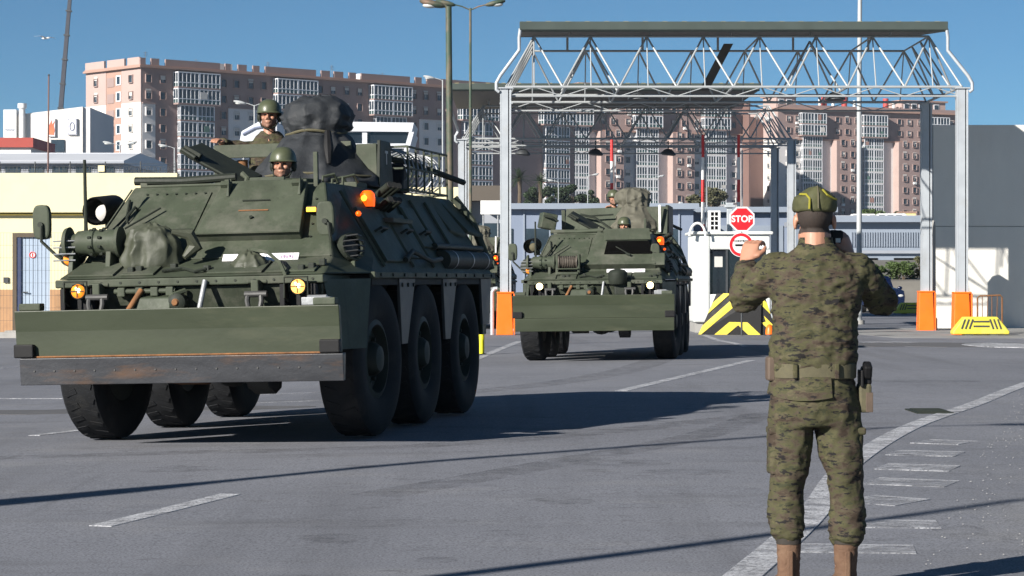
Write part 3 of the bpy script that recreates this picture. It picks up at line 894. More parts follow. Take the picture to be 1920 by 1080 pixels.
m = MB(); m.b2((x(884), .38, z(452)), (x(950), .5, z(418))); m.build('window_band', M['pane'], lb)
sb = thing('sign_board', 'blank white board under the brown fascia beside the gate column', 'board', at(921, 404, 88))
o = sb.location; a = at(901, 402, 88) - o; b = at(939, 376, 88) - o
m = MB(); m.b2((a.x, 0, a.z), (b.x, .06, b.z)); m.build('panel', M['white'], sb, .01)
for xx in (a.x + .1, b.x - .1):
    m = MB(); m.cyl((xx, .09, gz(0, 88) - o.z), (xx, .09, b.z), .03); m.build('post', M['greysteel'], sb)

# ---- pale modern gatehouse with slanted window frames, behind the tarp
ct = thing('control_building', 'white control building with slanted frame and dark windows behind the tarp', 'building', at(670, 420, 118))
o = ct.location; x = lambda px: at(px, 0, 118).x - o.x; z = lambda py: at(0, py, 118).z - o.z
m = MB(); m.prism([(x(640), z(228)), (x(776), z(230)), (x(772), z(247)), (x(640), z(246))], 1, 0, 5); m.build('roof_fascia', M['shedwhite'], ct)
m = MB(); m.prism([(x(776), z(247.3)), (x(767), z(247.3)), (x(752), z(300)), (x(762), z(300))], 1, 0, 5); m.build('slanted_frame', M['shedwhite'], ct)
m = MB(); m.prism([(x(640), z(269)), (x(760.3), z(269)), (x(757.8), z(278)), (x(640), z(278))], 1, 0.01, 5); m.build('window_sill', M['shedwhite'], ct)
for a_, b_ in ((642, 678), (689, 763)):
    m = MB(); m.b2((x(a_), .25, z(269)), (x(b_), .3, z(247.3))); m.build('window', M['glassdark'], ct)
m = MB(); m.b2((x(679), .1, z(269)), (x(688), .35, z(247.3))); m.build('mullion', M['shedwhite'], ct)
m = MB(); m.b2((x(735), .3, z(300)), (x(753), .4, z(278))); m.build('window', M['glassdark'], ct)
m = MB(); m.b2((x(640), .42, -3), (x(758), 5, z(278) - .003)); m.build('wall', M['shedwhite'], ct)

# ---- pale tent roof behind the upper crewman
tr_ = thing('tent_roof', 'pale sloping tent roof behind the highest crewman', 'tent', at(478, 330, 128))
o = tr_.location; x = lambda px: at(px, 0, 128).x - o.x; z = lambda py: at(0, py, 128).z - o.z
m = MB(); m.prism([(x(449), z(266)), (x(453), z(246)), (x(492), z(224)), (x(520), z(228)), (x(520), z(266))], 1, 0, 4); m.build('roof', M['shedwhite'], tr_, .05)
m = MB(); m.tube([(x(455), -.06, z(252)), (x(478), -.06, z(240)), (x(512), -.06, z(234))], .06, 6); m.build('trim', M['signgrey'], tr_)
for px_ in (455, 512):
    m = MB(); m.cyl((x(px_), .5, gz(0, 128) - o.z), (x(px_), .5, z(266)), .06); m.build('post', M['greysteel'], tr_)

# ================================================================== GATE CANOPIES, BOOTH, STREET FURNITURE
M['galv'] = pm('pale painted steel', (.42, .45, .48), .08, 3, .5, .15, .08, 30, dirt=(.36, .36, .35), dirt_amt=.35, dscale=2.5)
M['truss'] = pm('grey truss paint', (.36, .38, .39), .12, 2, .55, .1, .1, 30, dirt=(.32, .30, .26), dirt_amt=.35, dscale=3)
M['gutter'] = pm('grey-green gutter', (.060, .078, .070), .12, 2, .55, bmp=.1)
M['soffit'] = pm('roof sheet', (.12, .115, .11), .15, 1, .7, bmp=.1)
M['lampdark'] = pm('lamp housing', (.05, .055, .06), .2, 5, .5)
M['orange'] = pm('orange guard', (1.0, .17, .008), .06, 4, .45, bmp=.05, dirt=(.8, .16, .02), dirt_amt=.3)
M['bolt'] = pm('yellowed bolt caps', (.45, .36, .16), .2, 6, .7)

um = MB(); um.cyl((0, 0, 0), (0, 0, 1), 1, n=8)
ROD = um.mesh('truss_rod'); ROD.materials.append(M['truss'])
RODG = ROD.copy(); RODG.materials.clear(); RODG.materials.append(M['galv'])

def canopy(label, X0, X1, Y0, Y1, nx, ny, zb, zt, roof, guards, pipes):
    t = thing('gate_canopy', label, 'canopy', (X0, Y0, 0), 0, 'open lattice canopies over the checkpoint')
    W, D = X1 - X0, Y1 - Y0
    hx, hy = W / nx / 2, D / ny / 2
    for x in (0, W):
        for y in (0, D):
            m = MB(); c = (x, y)
            for sx in (-1, 1):
                m.b2((x + sx * .12 - .012, y - .13, gz(X0 + x, Y0 + y) - .02), (x + sx * .12 + .012, y + .13, zb - .05))
            m.b2((x - .108, y - .125, gz(X0 + x, Y0 + y) - .02), (x + .06, y - .10, zb - .05)); m.b2((x + .085, y - .125, 0), (x + .108, y - .10, zb - .05))
            m.b2((x - .108, y + .10, 0), (x + .108, y + .125, zb - .05))
            col = m.build('column', M['galv'], t, .004)
            m = MB(); m.b2((x - .2, y - .2, gz(X0 + x, Y0 + y)), (x + .2, y + .2, gz(X0 + x, Y0 + y) + .05)); m.build('base_plate', M['galv'], col)
            m = MB(); m.b2((x - .17, y - .17, zb - .049), (x + .17, y + .17, zb - .02)); m.build('cap_plate', M['galv'], col)
    def rod(a, b, r):
        inst('truss_rod', ROD, t, rod_matrix(a, b, r))
    bot = [[(i * 2 * hx, j * 2 * hy, zb) for j in range(ny + 1)] for i in range(nx + 1)]
    top = [[((2 * i + 1) * hx, (2 * j + 1) * hy, zt) for j in range(ny)] for i in range(nx)]
    for i in range(nx + 1):
        for j in range(ny + 1):
            edge = i in (0, nx) or j in (0, ny)
            if i < nx and (j in (0, ny) or j == ny // 2): rod(bot[i][j], bot[i + 1][j], .032 if edge else .022)
            if j < ny and (i in (0, nx) or i % 2 == 0): rod(bot[i][j], bot[i][j + 1], .032 if edge else .022)
    for i in range(nx):
        for j in range(ny):
            if i < nx - 1: rod(top[i][j], top[i + 1][j], .028) if j in (0, ny - 1) else None
            if j < ny - 1: rod(top[i][j], top[i][j + 1], .022) if i % 2 == 0 or i == nx - 1 else None
            for a, b in ((0, 0), (1, 0), (0, 1), (1, 1)):
                if (j == 0 and b == 0) or (j == ny - 1 and b == 1) or (i == 0 and a == 0) or (i == nx - 1 and a == 1) or (i % 4 == 1 and j == 1):
                    rod(top[i][j], bot[i + a][j + b], .024)
            if j in (0, ny - 1): rod(top[i][j], (top[i][j][0], bot[0][0][1] + (0.02 if j == 0 else D), zb), .016)
    # trusses along both long edges: a second, lower chord
    for y in (0.0, D):
        rod((0, y, zb - .22), (W, y, zb - .22), .024)
        for k in range(nx * 2):
            x0 = k * hx
            rod((x0, y, zb if k % 2 else zb - .22), (x0 + hx, y, zb - .22 if k % 2 else zb), .012)
    # roof sheet, gutter, bolt caps
    x0, x1, y0, y1, z0, z1 = roof
    m = MB(); m.add([(x0, y0, z0), (x1, y0, z0), (x1, y1, z1), (x0, y1, z1), (x0, y0, z0 + .05), (x1, y0, z0 + .05), (x1, y1, z1 + .05), (x0, y1, z1 + .05)],
                    [(0, 1, 2, 3), (4, 7, 6, 5), (0, 4, 5, 1), (1, 5, 6, 2), (2, 6, 7, 3), (3, 7, 4, 0)])
    rf = m.build('roof_sheet', M['soffit'], t)
    m = MB(); m.prism([(y0 - .2, z0 + .22), (y0 - .17, z0 + .03), (y0 - .10, z0 - .02), (y0 - .005, z0), (y0 - .005, z0 + .2)], 0, x0 - .02, x1 + .02)
    g = m.build('gutter', M['gutter'], t, .01)
    n = int((x1 - x0) / .48)
    bm = MB(); bm.b2((-.06, -.05, 0), (.06, .05, .045)); bm = bm.mesh('bolt_cap'); bm.materials.append(M['bolt'])
    for k in range(n + 1):
        inst('bolt_cap', bm, rf, loc=(x0 + .2 + k * (x1 - x0 - .4) / n, y0 + .06, z0 + .20))
    m = MB(); m.b2((x0, y0, z0 + .051), (x1, y0 + .12, z0 + .20)); m.build('fascia', M['bolt'], rf)
    for k in range(5):
        xx = x0 + (x1 - x0) * (.12 + .19 * k)
        rod((xx, hy * 1.2, zt), (xx, hy * 1.2, z0 + (z1 - z0) * .3), .03)
        rod((xx, D - hy, zt), (xx, D - hy, z1 - .02), .03)
    for x, z in pipes:
        s = -1 if x < W / 2 else 1
        e = x0 if s < 0 else x1
        m = MB(); m.tube([(e, y0 - .12, z0 + .06), (e + s * .03, y0 - .10, z0 - .15), (e + s * .03, y0 - .08, z0 - .45), (x + s * .13, -.12, zb + .25), (x + s * .22, -.14, zb + .08), (x + s * .22, -.14, zb - .08), (x + s * .15, -.14, zb - .13)], .042, 10)
        m.build('downpipe', M['galv'], t)
    for x, y in guards:
        z = gz(X0 + x, Y0 + y)
        m = MB()
        m.loft([[(x - .225, y - .22, z), (x + .18, y - .22, z), (x + .18, y + .22, z), (x - .225, y + .22, z)], [(x - .2, y - .2, z + .98), (x + .14, y - .2, z + .98), (x + .14, y + .2, z + .98), (x - .2, y + .2, z + .98)]], True, False)
        m.b2((x + .185, y - .20, z), (x + .225, y + .20, z + .98)); m.b2((x - .21, y - .215, z + .981), (x + .2, y + .2, z + 1.02))
        m.build('column_guard', M['orange'], t, .012)
    return t
gate = canopy('open lattice steel canopy on tall columns over the gate, the nearer and higher in view', -.15, 10.67, 58.2, 63.2, 8, 4, 5.88, 7.14, (.35, 10.45, .05, 5.7, 7.2, 7.62), [(0, 0), (10.82, 0), (10.82, 5)], [(0, 0), (10.82, 0)])
def hang_lamp(t, x, y, z, tilt=0):
    m = MB(); m.lathe([(.05, .16), (.12, .14), (.24, .02), (.25, -.02), (.2, -.05)], (x, y, z), (tilt, 0, 1), 14)
    l = m.build('flood_lamp', M['lampdark'], t)
    m = MB(); m.cyl((x, y, z + .14), (x, y, z + .42), .02); m.build('lamp_stem', M['lampdark'], l)
for x in (3.15, 7.85):
    hang_lamp(gate, x, .25, 5.62)
# dark drain chute crossing the frame
m = MB(); m.loft([[(4.75, 2.0, 5.95), (4.98, 2.0, 5.95), (4.98, 2.12, 5.95), (4.75, 2.12, 5.95)], [(5.35, 2.0, 7.1), (5.58, 2.0, 7.1), (5.58, 2.12, 7.1), (5.35, 2.12, 7.1)]], True, False)
m.build('drain_chute', M['fasciabrown'], gate)
m = MB(); m.tube([(-.32, .02, 0), (-.32, .02, 1.02), (-.26, .02, 1.1), (-.2, .02, 1.1)], .045, 8); m.build('standpipe', M['galv'], gate)

gate2 = canopy('lower-looking lattice canopy farther back with a dark full roof, behind the first', -1.6, 9.0, 79, 84, 8, 4, 5.85, 6.95, (-.3, 9.2, -3.4, 5.6, 7.13, 7.2), [], [(0, 0)])
for x in (1.95, 4.3, 6.65):
    hang_lamp(gate2, x, .3, 5.38, .1)

# ---- concrete wall on the right, cast panel by panel
cw = thing('concrete_wall', 'tall grey concrete panel wall at the right edge', 'wall', (11.38, 66.3, 0))
ph = (5.5 / 2)
M['wall'] = pm('cast concrete panel', (.70, .68, .63), .08, .6, .9, bmp=.25, bscale=10, dirt=(.58, .56, .52), dirt_amt=.5, dscale=.5, stretch=(1, 1, .5))
for i in range(5):
    for j in range(2):
        m = MB(); m.b2((i * 2.5 + .008, 0, j * ph + .008 + (.0 if j else -.1)), (i * 2.5 + 2.492, .22, j * ph + ph - .008)); m.build('panel', M['wall'], cw, .008)
m = MB(); m.b2((0, .04, -.1), (12.5, .18, 5.48)); m.build('core', M['concrete'], cw)
# stub concrete pillar standing before it
cp = thing('concrete_pillar', 'weathered pale concrete pillar before the wall, between the gate columns', 'pillar', (10.85, 63.9, 0))
m = MB(); m.loft([[(-.17, -.17, -.05), (.17, -.17, -.05), (.17, .17, -.05), (-.17, .17, -.05)], [(-.17, -.17, 2.62), (.16, -.17, 2.68), (.16, .17, 2.68), (-.17, .17, 2.62)], [(-.06, -.12, 2.82), (.14, -.12, 2.86), (.14, .14, 2.86), (-.06, .14, 2.82)]], True, False)
m.build('shaft', M['concrete'], cp, .03)
m = MB(); m.b2((-.2, -.2, -.02), (.2, .2, .32)); m.build('foot', M['concrete'], cp, .03)

# ---- yellow plastic road barriers
M['barrier'] = pm('yellow plastic barrier', (.66, .58, .06), .12, 5, .55, bmp=.1, dirt=(.45, .42, .14), dirt_amt=.5, dscale=3)
def barrier(label, px, py, w):
    p = gp(px, py)
    t = thing('road_barrier', label, 'barrier', (p[0], p[1], gz(*p)), 0, 'yellow plastic road barriers')
    m = MB(); h = .44
    m.prism([(-w / 2, .03), (w / 2, .03), (w / 2, .10), (w / 2 - .18, .32), (w / 2 - .28, h), (-w / 2 + .28, h), (-w / 2 + .16, .3), (-w / 2, .10)], 1, -.2, .2)
    m.build('shell', M['barrier'], t, .025)
    for k in range(3):
        for s in (-1, 1):
            m = MB(); x = s * (w * .25 + .09 * (k - 1))
            m.box((x, -.205, .27), (.035, .014, .24), (0, s * -.35, 0)); m.build('slot', M['lampdark'], t)
    for z in (.22, .33):
        m = MB(); m.b2((-w * .14, -.212, z - .018), (w * .14, -.201, z + .018)); m.build('slot', M['lampdark'], t)
    for s in (-1, 1):
        m = MB(); m.b2((s * w * .22 - .09, -.19, 0), (s * w * .22 + .09, .19, .03)); m.build('foot', M['lampdark'], t)
    return t
barrier('yellow plastic road barrier before the rightmost orange column guard', 1837, 629, 1.32)
barrier('yellow plastic road barrier behind the rear orange column guard beside the car', 1709, 589, 1.35)
# rusty crowd fence
cf = thing('crowd_fence', 'short rusty crowd control fence beside the concrete wall', 'fence', (12.0, 61.4, 0))
m = MB(); m.tube([(-.35, 0, 0), (-.35, 0, .85), (-.3, 0, .9), (.22, 0, .92), (.27, .02, .86), (.27, .02, 0)], .022, 8); m.build('frame', M['rust'], cf)
m = MB(); m.cyl((-.35, 0, .18), (.27, .02, .18), .015, n=6); m.build('rail', M['rust'], cf)
for k in range(4):
    m = MB(); m.cyl((-.23 + k * .12, 0, .18), (-.23 + k * .12 + .02 * (k % 2), 0, .9), .01, n=6); m.build('bar', M['rust'], cf)
for s in (-.35, .27):
    m = MB(); m.b2((s - .03, -.25, 0), (s + .03, .25, .03)); m.build('foot', M['rust'], cf)

# ---- white booth with its signs and striped block
bo = thing('checkpoint_booth', 'white checkpoint booth with a dark window beside the far vehicle', 'booth', (at(1372, 0, 60.6).x, 60.6, 0))
M['boothwhite'] = pm('booth white panel', (.70, .72, .70), .04, 1, .45, bmp=.05, dirt=(.55, .56, .53), dirt_amt=.3, dscale=1.5)
m = MB(); m.b2((-.95, 0, .25), (-.53, 1.9, 2.42)); m.build('corner_panel', M['boothwhite'], bo, .05)
m = MB(); m.b2((-.53, .01, 2.05), (.95, 1.9, 2.42)); m.build('header_panel', M['boothwhite'], bo, .04)
m = MB(); m.b2((-.53, .02, .25), (.95, 1.9, .95)); m.build('lower_panel', M['boothwhite'], bo, .02)
m = MB(); m.b2((.86, .02, .951), (.95, 1.9, 2.049)); m.build('corner_post', M['boothwhite'], bo)
m = MB(); m.b2((-.53, .1, .951), (.859, .13, 2.049)); m.build('window', M['glassdark'], bo)
m = MB(); m.b2((-.14, .06, .951), (-.09, .12, 2.049)); m.build('mullion', M['lampdark'], bo)
m = MB(); m.b2((-1.02, -.08, 2.421), (1.02, 1.98, 2.5)); m.build('roof', M['boothwhite'], bo, .03)
m = MB(); m.b2((-.9, .1, 0), (.9, 1.85, .249)); m.build('plinth', M['concrete'], bo)
m = MB(); m.b2((-.42, .085, 1.62), (-.22, .099, 1.88)); m.build('notice', M['blind'], bo)
# ventilation block and stub post on its roof
vb = thing('vent_block', 'white block with eight dark square openings on the booth roof', 'vent', (at(1339, 0, 60.9).x, 60.9, 2.5))
m = MB(); m.b2((-.15, -.12, 0), (.15, .12, .52)); m.build('casing', M['white'], vb, .01)
for i in range(2):
    for j in range(4):
        m = MB(); m.b2((-.09 + i * .10, -.128, .05 + j * .115), (-.02 + i * .10, -.118, .135 + j * .115)); m.build('opening', M['dark'], vb)
sp = thing('flue_post', 'stubby grey flue with a cap behind the stop sign', 'flue', (at(1368, 0, 61.6).x, 61.6, 2.5))
m = MB(); m.b2((-.07, -.07, 0), (.07, .07, .62)); m.build('pipe', M['galv'], sp, .01)
m = MB(); m.b2((-.13, -.13, .62), (.13, .13, .68)); m.b2((-.09, -.09, .681), (.09, .09, .74)); m.build('cap', M['galv'], sp, .01)
# hoop
hp = thing('pipe_hoop', 'white bent pipe hoop on the left corner of the booth roof', 'pipe', (at(1308, 0, 60.4).x, 60.4, 2.5))
m = MB(); m.tube([(-.17 * math.cos(a) * 1.15, 0, -.12 + .32 * math.sin(a)) for a in [i * math.pi / 12 for i in range(13)]], .032, 8); m.build('hoop', M['white'], hp)
# red and white barrier arms standing open
M['red'] = pm('red paint', (.58, .03, .03), .1, 6, .45, bmp=.05)
M['signred'] = pm('sign red', (.62, .012, .02), .05, 6, .4, bmp=0)
def boom(label, px, py0, py1, Y, base):
    p = at(px, py1, Y); q = at(px, py0, Y)
    t = thing('barrier_arm', label, 'barrier arm', (p.x, Y, gz(p.x, Y)), 0, 'raised red and white barrier arms')
    z0, z1 = base, q.z - t.location.z
    n = 7
    for k in range(n):
        m = MB(); a = z0 + (z1 - z0) * k / n; b = z0 + (z1 - z0) * (k + 1) / n
        m.cyl((0, 0, a), (0, 0, b), .052 - .002 * k, n=10); m.build('band', M['white'] if k % 2 else M['red'], t)
    m = MB(); m.b2((-.17, .06, 0), (.17, .4, z0 + .12)); m.build('cabinet', M['boothwhite'], t, .02)
    m = MB(); m.cyl((0, -.06, z0), (0, .1, z0), .09); m.build('pivot', M['lampdark'], t)
    m = MB(); m.b2((.075, -.02, z0), (.11, .02, z1 - .4)); m.build('support_rail', M['galv'], t)
boom('raised red and white barrier arm on the left, above the far vehicle turret', 1147, 262, 390, 66, 1.0)
boom('raised red and white barrier arm in the middle, left of the vent block', 1318, 253, 420, 63.5, 1.0)
boom('raised red and white barrier arm rising behind the stop sign', 1385, 253, 390, 64.5, 1.0)
# stop sign and round sign on one post
def plate_poly(n, r, rot):
    return [(r * math.cos(rot + 2 * math.pi * i / n), r * math.sin(rot + 2 * math.pi * i / n)) for i in range(n)]
SX = at(1391, 0, 57.4).x
ss = thing('stop_sign', 'red octagonal STOP sign beside the white booth', 'sign', (SX, 57.4, 0))
zc = at(0, 411, 57.4).z
m = MB(); m.prism([(a, zc + b) for a, b in plate_poly(8, .315, math.pi / 8)], 1, -.03, 0); m.build('border', M['white'], ss)
m = MB(); m.prism([(a, zc + b) for a, b in plate_poly(8, .275, math.pi / 8)], 1, -.036, -.0305); m.build('face', M['signred'], ss)
tm = text_mesh('STOP', .2, .002, .006, 1.05)
l = obj('lettering', tm, M['white'], ss); l.location = (0, -.041, zc); l.rotation_euler = (R(90), 0, 0); l.scale = (1, 1.05, 1)
m = MB(); m.cyl((0, .05, 0), (0, .05, zc + .3), .022); m.build('post', M['lampdark'], ss)
cs = thing('control_sign', 'round red bordered white control sign under the stop sign', 'sign', (SX - .02, 57.4, 0))
zc2 = at(0, 459, 57.4).z
m = MB(); m.lathe([(.285, -.028), (.285, 0)], (0, 0, zc2), (0, 1, 0), 32); m.build('back', M['white'], cs)
m = MB(); m.lathe([(.272, -.032), (.272, -.0285)], (0, 0, zc2), (0, 1, 0), 32); m.build('red_ring', M['signred'], cs)
m = MB(); m.lathe([(.20, -.036), (.20, -.0325)], (0, 0, zc2), (0, 1, 0), 32); m.build('face', M['white'], cs)
tm = text_mesh('CONTROL', .075, .001, .003)
l = obj('lettering', tm, M['black'], cs); l.location = (0, -.038, zc2 + .085); l.rotation_euler = (R(90), 0, 0)
m = MB(); m.b2((-.14, -.040, zc2 - .035), (.14, -.0365, zc2 + .015)); m.build('bar', M['black'], cs)
# black and yellow striped block
M['stripey'] = pm('striped block yellow', (.60, .48, .02), .15, 4, .6, bmp=.1, dirt=(.4, .35, .08), dirt_amt=.35)
kb = thing('chevron_block', 'concrete block painted with black and yellow chevrons before the booth', 'block', (at(1392, 0, 57.9).x, 57.9, 0))
def clip_poly(poly, f):
    out = []
    for i in range(len(poly)):
        a, b = poly[i], poly[(i + 1) % len(poly)]
        fa, fb = f(a), f(b)
        if fa >= 0: out.append(a)
        if (fa < 0) != (fb < 0):
            t = fa / (fa - fb); out.append((a[0] + (b[0] - a[0]) * t, a[1] + (b[1] - a[1]) * t))
    return out
front = [(-.62, 0), (.82, 0), (.52, .98), (-.12, .98)]
m = MB(); m.loft([[(-1.0, .5, 0), (.82, 0, 0), (.95, 1.6, 0), (-.9, 1.6, 0)], [(-.55, .55, .98), (.52, .1, .98), (.6, 1.3, .98), (-.5, 1.3, .98)]], True, False)
m.build('body', M['black'], kb, .01)
# chevrons as raised painted bands on the front slope
def fpt(u, v):     # u across 0..1, v up 0..1 on the front face
    a = Vector((-1.0, .5, 0)).lerp(Vector((.82, 0, 0)), u); b = Vector((-.55, .55, .98)).lerp(Vector((.52, .1, .98)), u)
    return a.lerp(b, v)
nrm = (fpt(1, 0) - fpt(0, 0)).cross(fpt(0, 1) - fpt(0, 0)).normalized()
if nrm.y > 0: nrm = -nrm
for k in range(-2, 4):
    for side in (0, 1):
        lo = -.62 + k * .56
        poly = [(0, 0), (.5, 0), (.5, 1), (0, 1)] if side == 0 else [(.5, 0), (1, 0), (1, 1), (.5, 1)]
        g = (lambda p: p[1] - (lo + (p[0] if side == 0 else 1 - p[0]) * 1.7)) 
        poly = clip_poly(poly, g); poly = clip_poly(poly, lambda p: .27 - g(p)) if len(poly) > 2 else poly
        if len(poly) > 2:
            m = MB(); n = len(poly)
            vs = [fpt(*p) - nrm * .03 for p in poly] + [fpt(*p) + nrm * .022 for p in poly]
            m.add(vs, [tuple(range(n, 2 * n))] + [(i, (i + 1) % n, n + (i + 1) % n, n + i) for i in range(n)]); m.build('yellow_band', M['stripey'], kb)
ol = thing('warning_lamp', 'small orange warning lamp at the foot of the chevron block', 'lamp', (at(1443, 0, 57.0).x, 57.0, 0))
m = MB(); m.lathe([(.08, .0), (.1, .02), (.09, .14), (.06, .22), (.02, .25)], (0, 0, .02), (0, 0, 1), 14); m.build('dome', M['orange'], ol)
m = MB(); m.cyl((0, 0, -.01), (0, 0, .03), .12); m.build('base', M['lampdark'], ol)
# yellow bollard posts near the left column
M['bollard'] = pm('yellow post', (.70, .66, .02), .08, 5, .5, bmp=.05)
for i, (px, py, h, r, lab) in enumerate(((890, 666, .40, .034, 'shorter of the two yellow posts behind the near vehicle'), (903, 665, .62, .05, 'taller of the two yellow posts behind the near vehicle'))):
    p = gp(px, py)
    t = thing('marker_post', lab, 'post', (p[0], p[1], gz(*p)), 0, 'yellow marker posts')
    m = MB(); m.lathe([(r, 0), (r, h - .04), (r * .8, h - .01), (r * .3, h)], (0, 0, 0), (0, 0, 1), 12); m.build('tube', M['bollard'], t)
    m = MB(); m.cyl((0, 0, -.01), (0, 0, .02), r * 1.8); m.build('foot', M['lampdark'], t)
# small tan post between booth and vehicle
p = gp(1301, 606)
t = thing('marker_post', 'tan painted post beside the left corner of the booth', 'post', (p[0], p[1], 0))
m = MB(); m.b2((-.06, -.06, 0), (.06, .06, .95)); m.build('tube', pm('tan post', (.42, .33, .16), .1, 4, .7), t, .01)
m = MB(); m.b2((-.1, -.1, 0), (.1, .1, .05)); m.build('foot', M['concrete'], t)

# ---- light poles and masts
M['rustgreen'] = pm('peeling green pole', (.045, .075, .05), .3, 3, .6, bmp=.2, bscale=20, dirt=(.30, .17, .12), dirt_amt=.62, dscale=2.2, stretch=(1, 1, .5))
M['polegrey'] = pm('pale pole', (.40, .42, .43), .1, 1.5, .55, bmp=.1, dirt=(.38, .37, .35), dirt_amt=.4, dscale=1)
M['lens'] = pm('lamp lens', (.55, .56, .54), .1, 6, .3, bmp=0)
def light_pole(label, px, Y, r0, r1, h, mat, arms, armlen, lean=0, group=None, head=.42, single=None):
    x = at(px, 0, Y).x
    t = thing('street_light', label, 'street light', (x, Y, gz(x, Y)), 0, group)
    m = MB(); m.tube([(0, 0, 0), (lean * .5, 0, h * .5), (lean, 0, h)], [r0, (r0 + r1) / 2, r1], 12); m.build('pole', mat, t)
    for s in arms:
        m = MB(); m.tube([(lean, 0, h - .05), (lean + s * armlen * .5, 0, h + armlen * .10), (lean + s * armlen, 0, h + armlen * .22)], r1 * .55, 8); a = m.build('arm', mat, t)
        c = (lean + s * (armlen + head * .45), 0, h + armlen * .22 + .03)
        m = MB(); m.ell(c, (head * .62, head * .25, head * .16), 14, 8, Matrix.Rotation(-s * .22, 3, 'Y')); hd = m.build('lamp_head', mat if mat is M['rustgreen'] else M['polegrey'], a)
        m = MB(); m.ell((c[0] + s * .04, c[1], c[2] - head * .08), (head * .36, head * .2, head * .13), 12, 8); m.build('lens', M['lens'], hd)
    return t
light_pole('thick peeling green and rust light pole behind the near vehicle', 846, 47, .075, .06, 6.55, M['rustgreen'], (-1,), .12, -.05)
light_pole('thin dark pole with two lamp heads right of the rusty pole', 882, 60, .045, .03, 7.95, M['rustgreen'], (-1, 1), .42)
mp = thing('mast', 'tall pale grey mast rising out of frame behind the soldier', 'mast', (at(1611, 0, 72).x, 72, gz(9, 72)))
m = MB(); m.tube([(0, 0, 0), (0, 0, 7), (.06, 0, 14)], [.085, .07, .05], 12); m.build('pole', M['polegrey'], mp)
m = MB(); m.cyl((0, 0, 0), (0, 0, .12), .16); m.build('foot', M['concrete'], mp)
mp = thing('crane_boom', 'dark slanting crane boom behind the white commercial building', 'crane boom', at(108, 290, 400))
m = MB(); a = at(113, 215, 400) - mp.location; b = at(133, -25, 400) - mp.location
d = (b - a)
m.loft([m.ring(a - d * .3, d, .55, 4), m.ring(b, d, .38, 4)], True, False)
m.build('boom', pm('dark boom', (.035, .04, .055), .3, 1, .6, bmp=0), mp)
for k in range(5):
    m = MB(); c = a + d * (.05 + .19 * k); m.loft([m.ring(c - d * .006, d, .66, 4), m.ring(c + d * .006, d, .66, 4)], True, False); m.build('collar', M['lampdark'], mp)
mp = thing('flagpole', 'bare reddish flagpole standing left above the yellow building', 'flagpole', (at(90, 0, 64).x, 64, 0))
m = MB(); zz = at(0, 141, 64).z; m.tube([(0, 0, 0), (0, 0, zz * .6), (.02, 0, zz)], [.03, .025, .02], 8); m.build('pole', pm('reddish pole', (.16, .09, .08), .2, 2, .6), mp)
m = MB(); m.ell((.02, 0, zz), (.03, .03, .03)); m.build('finial', M['lampdark'], mp)
# distant street lamps
for i, (px, py, Y, arms, lab) in enumerate([
    (225, 268, 170, (-1, 1), 'far twin-headed street lamp before the gable of the brown block'),
    (327, 273, 180, (-1,), 'far single street lamp below the first glazed balconies'),
    (257, 291, 160, (-1,), 'short far street lamp above the white warehouse end'),
    (477, 192, 140, (-1, 1), 'far twin-headed street lamp left of the helmeted soldier standing highest'),
    (1047, 338, 260, (-1,), 'far street lamp right of the palm tree'),
    (1102, 327, 260, (1,), 'far street lamp left of the leftmost barrier arm'),
    (1226, 330, 270, (1,), 'far street lamp left of the middle barrier arm'),
    (830, 145, 150, (-1,), 'far street lamp against the block roofline beside the rusty pole')]):
    p = at(px, py, Y); z0 = gz(p.x, Y)
    light_pole(lab, px, Y, .06, .04, p.z - z0 - .15, M['polegrey'], arms, .55, 0, 'distant street lamps', .62)

# ---- yellow building with its door, behind a mesh fence
yb = thing('yellow_building', 'pale yellow single-storey building with ochre base and blue door', 'building', (at(-70, 0, 60).x, 60.0, 0))
o = yb.location; x = lambda px: at(px, 0, 60).x - o.x; z = lambda py: at(0, py, 60).z
W = x(327)
M['ochre'] = pm('ochre dado', (.44, .255, .135), .08, 1, .9, bmp=.15, bscale=8, dirt=(.36, .21, .12), dirt_amt=.45)
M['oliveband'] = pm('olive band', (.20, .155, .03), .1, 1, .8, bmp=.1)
m = MB(); m.b2((0, .15, -.05), (W, 2.2, z(327))); m.build('wall', M['yellowwall'], yb)
dl, dr, dt = x(24), x(94), z(437)
m = MB(); m.b2((0, 0, z(543)), (dl, .149, z(404))); m.build('wall_panel', M['yellowwall'], yb)
m = MB(); m.b2((dr, 0, z(543)), (W, .149, z(404))); m.build('wall_panel', M['yellowwall'], yb)
m = MB(); m.b2((dl, 0, dt), (dr, .149, z(404) - .001)); m.build('wall_panel', M['yellowwall'], yb)
m = MB(); m.b2((0, -.12, z(404) + .001), (W, .149, z(399))); m.build('olive_strip', M['oliveband'], yb)  # olive strip below the parapet
m = MB(); m.b2((-.1, -.2, z(399)), (W + .1, .149, z(325))); m.build('parapet', M['yellowwall'], yb, .015)
m = MB(); m.b2((0, -.03, -.05), (dl, .149, z(543) - .002)); m.build('dado', M['ochre'], yb)
m = MB(); m.b2((dr, -.03, .3), (W, .149, z(543) - .002)); m.build('dado', M['ochre'], yb)
m = MB(); m.b2((dr, -.06, -.05), (W, .149, .298)); m.build('plinth', M['whiter'], yb)
M['doorblue'] = pm('pale blue door', (.36, .44, .55), .05, 1, .5, bmp=.05)
M['framebrown'] = pm('brown door frame', (.09, .065, .04), .1, 3, .6)
M['darkblue'] = pm('dark blue jamb', (.03, .045, .11), .1, 3, .5)
m = MB(); m.b2((dl, -.04, 0), (dl + .1, .148, dt)); m.b2((dl + .1, -.04, dt - .1), (dr, .148, dt)); m.build('door_frame', M['framebrown'], yb)
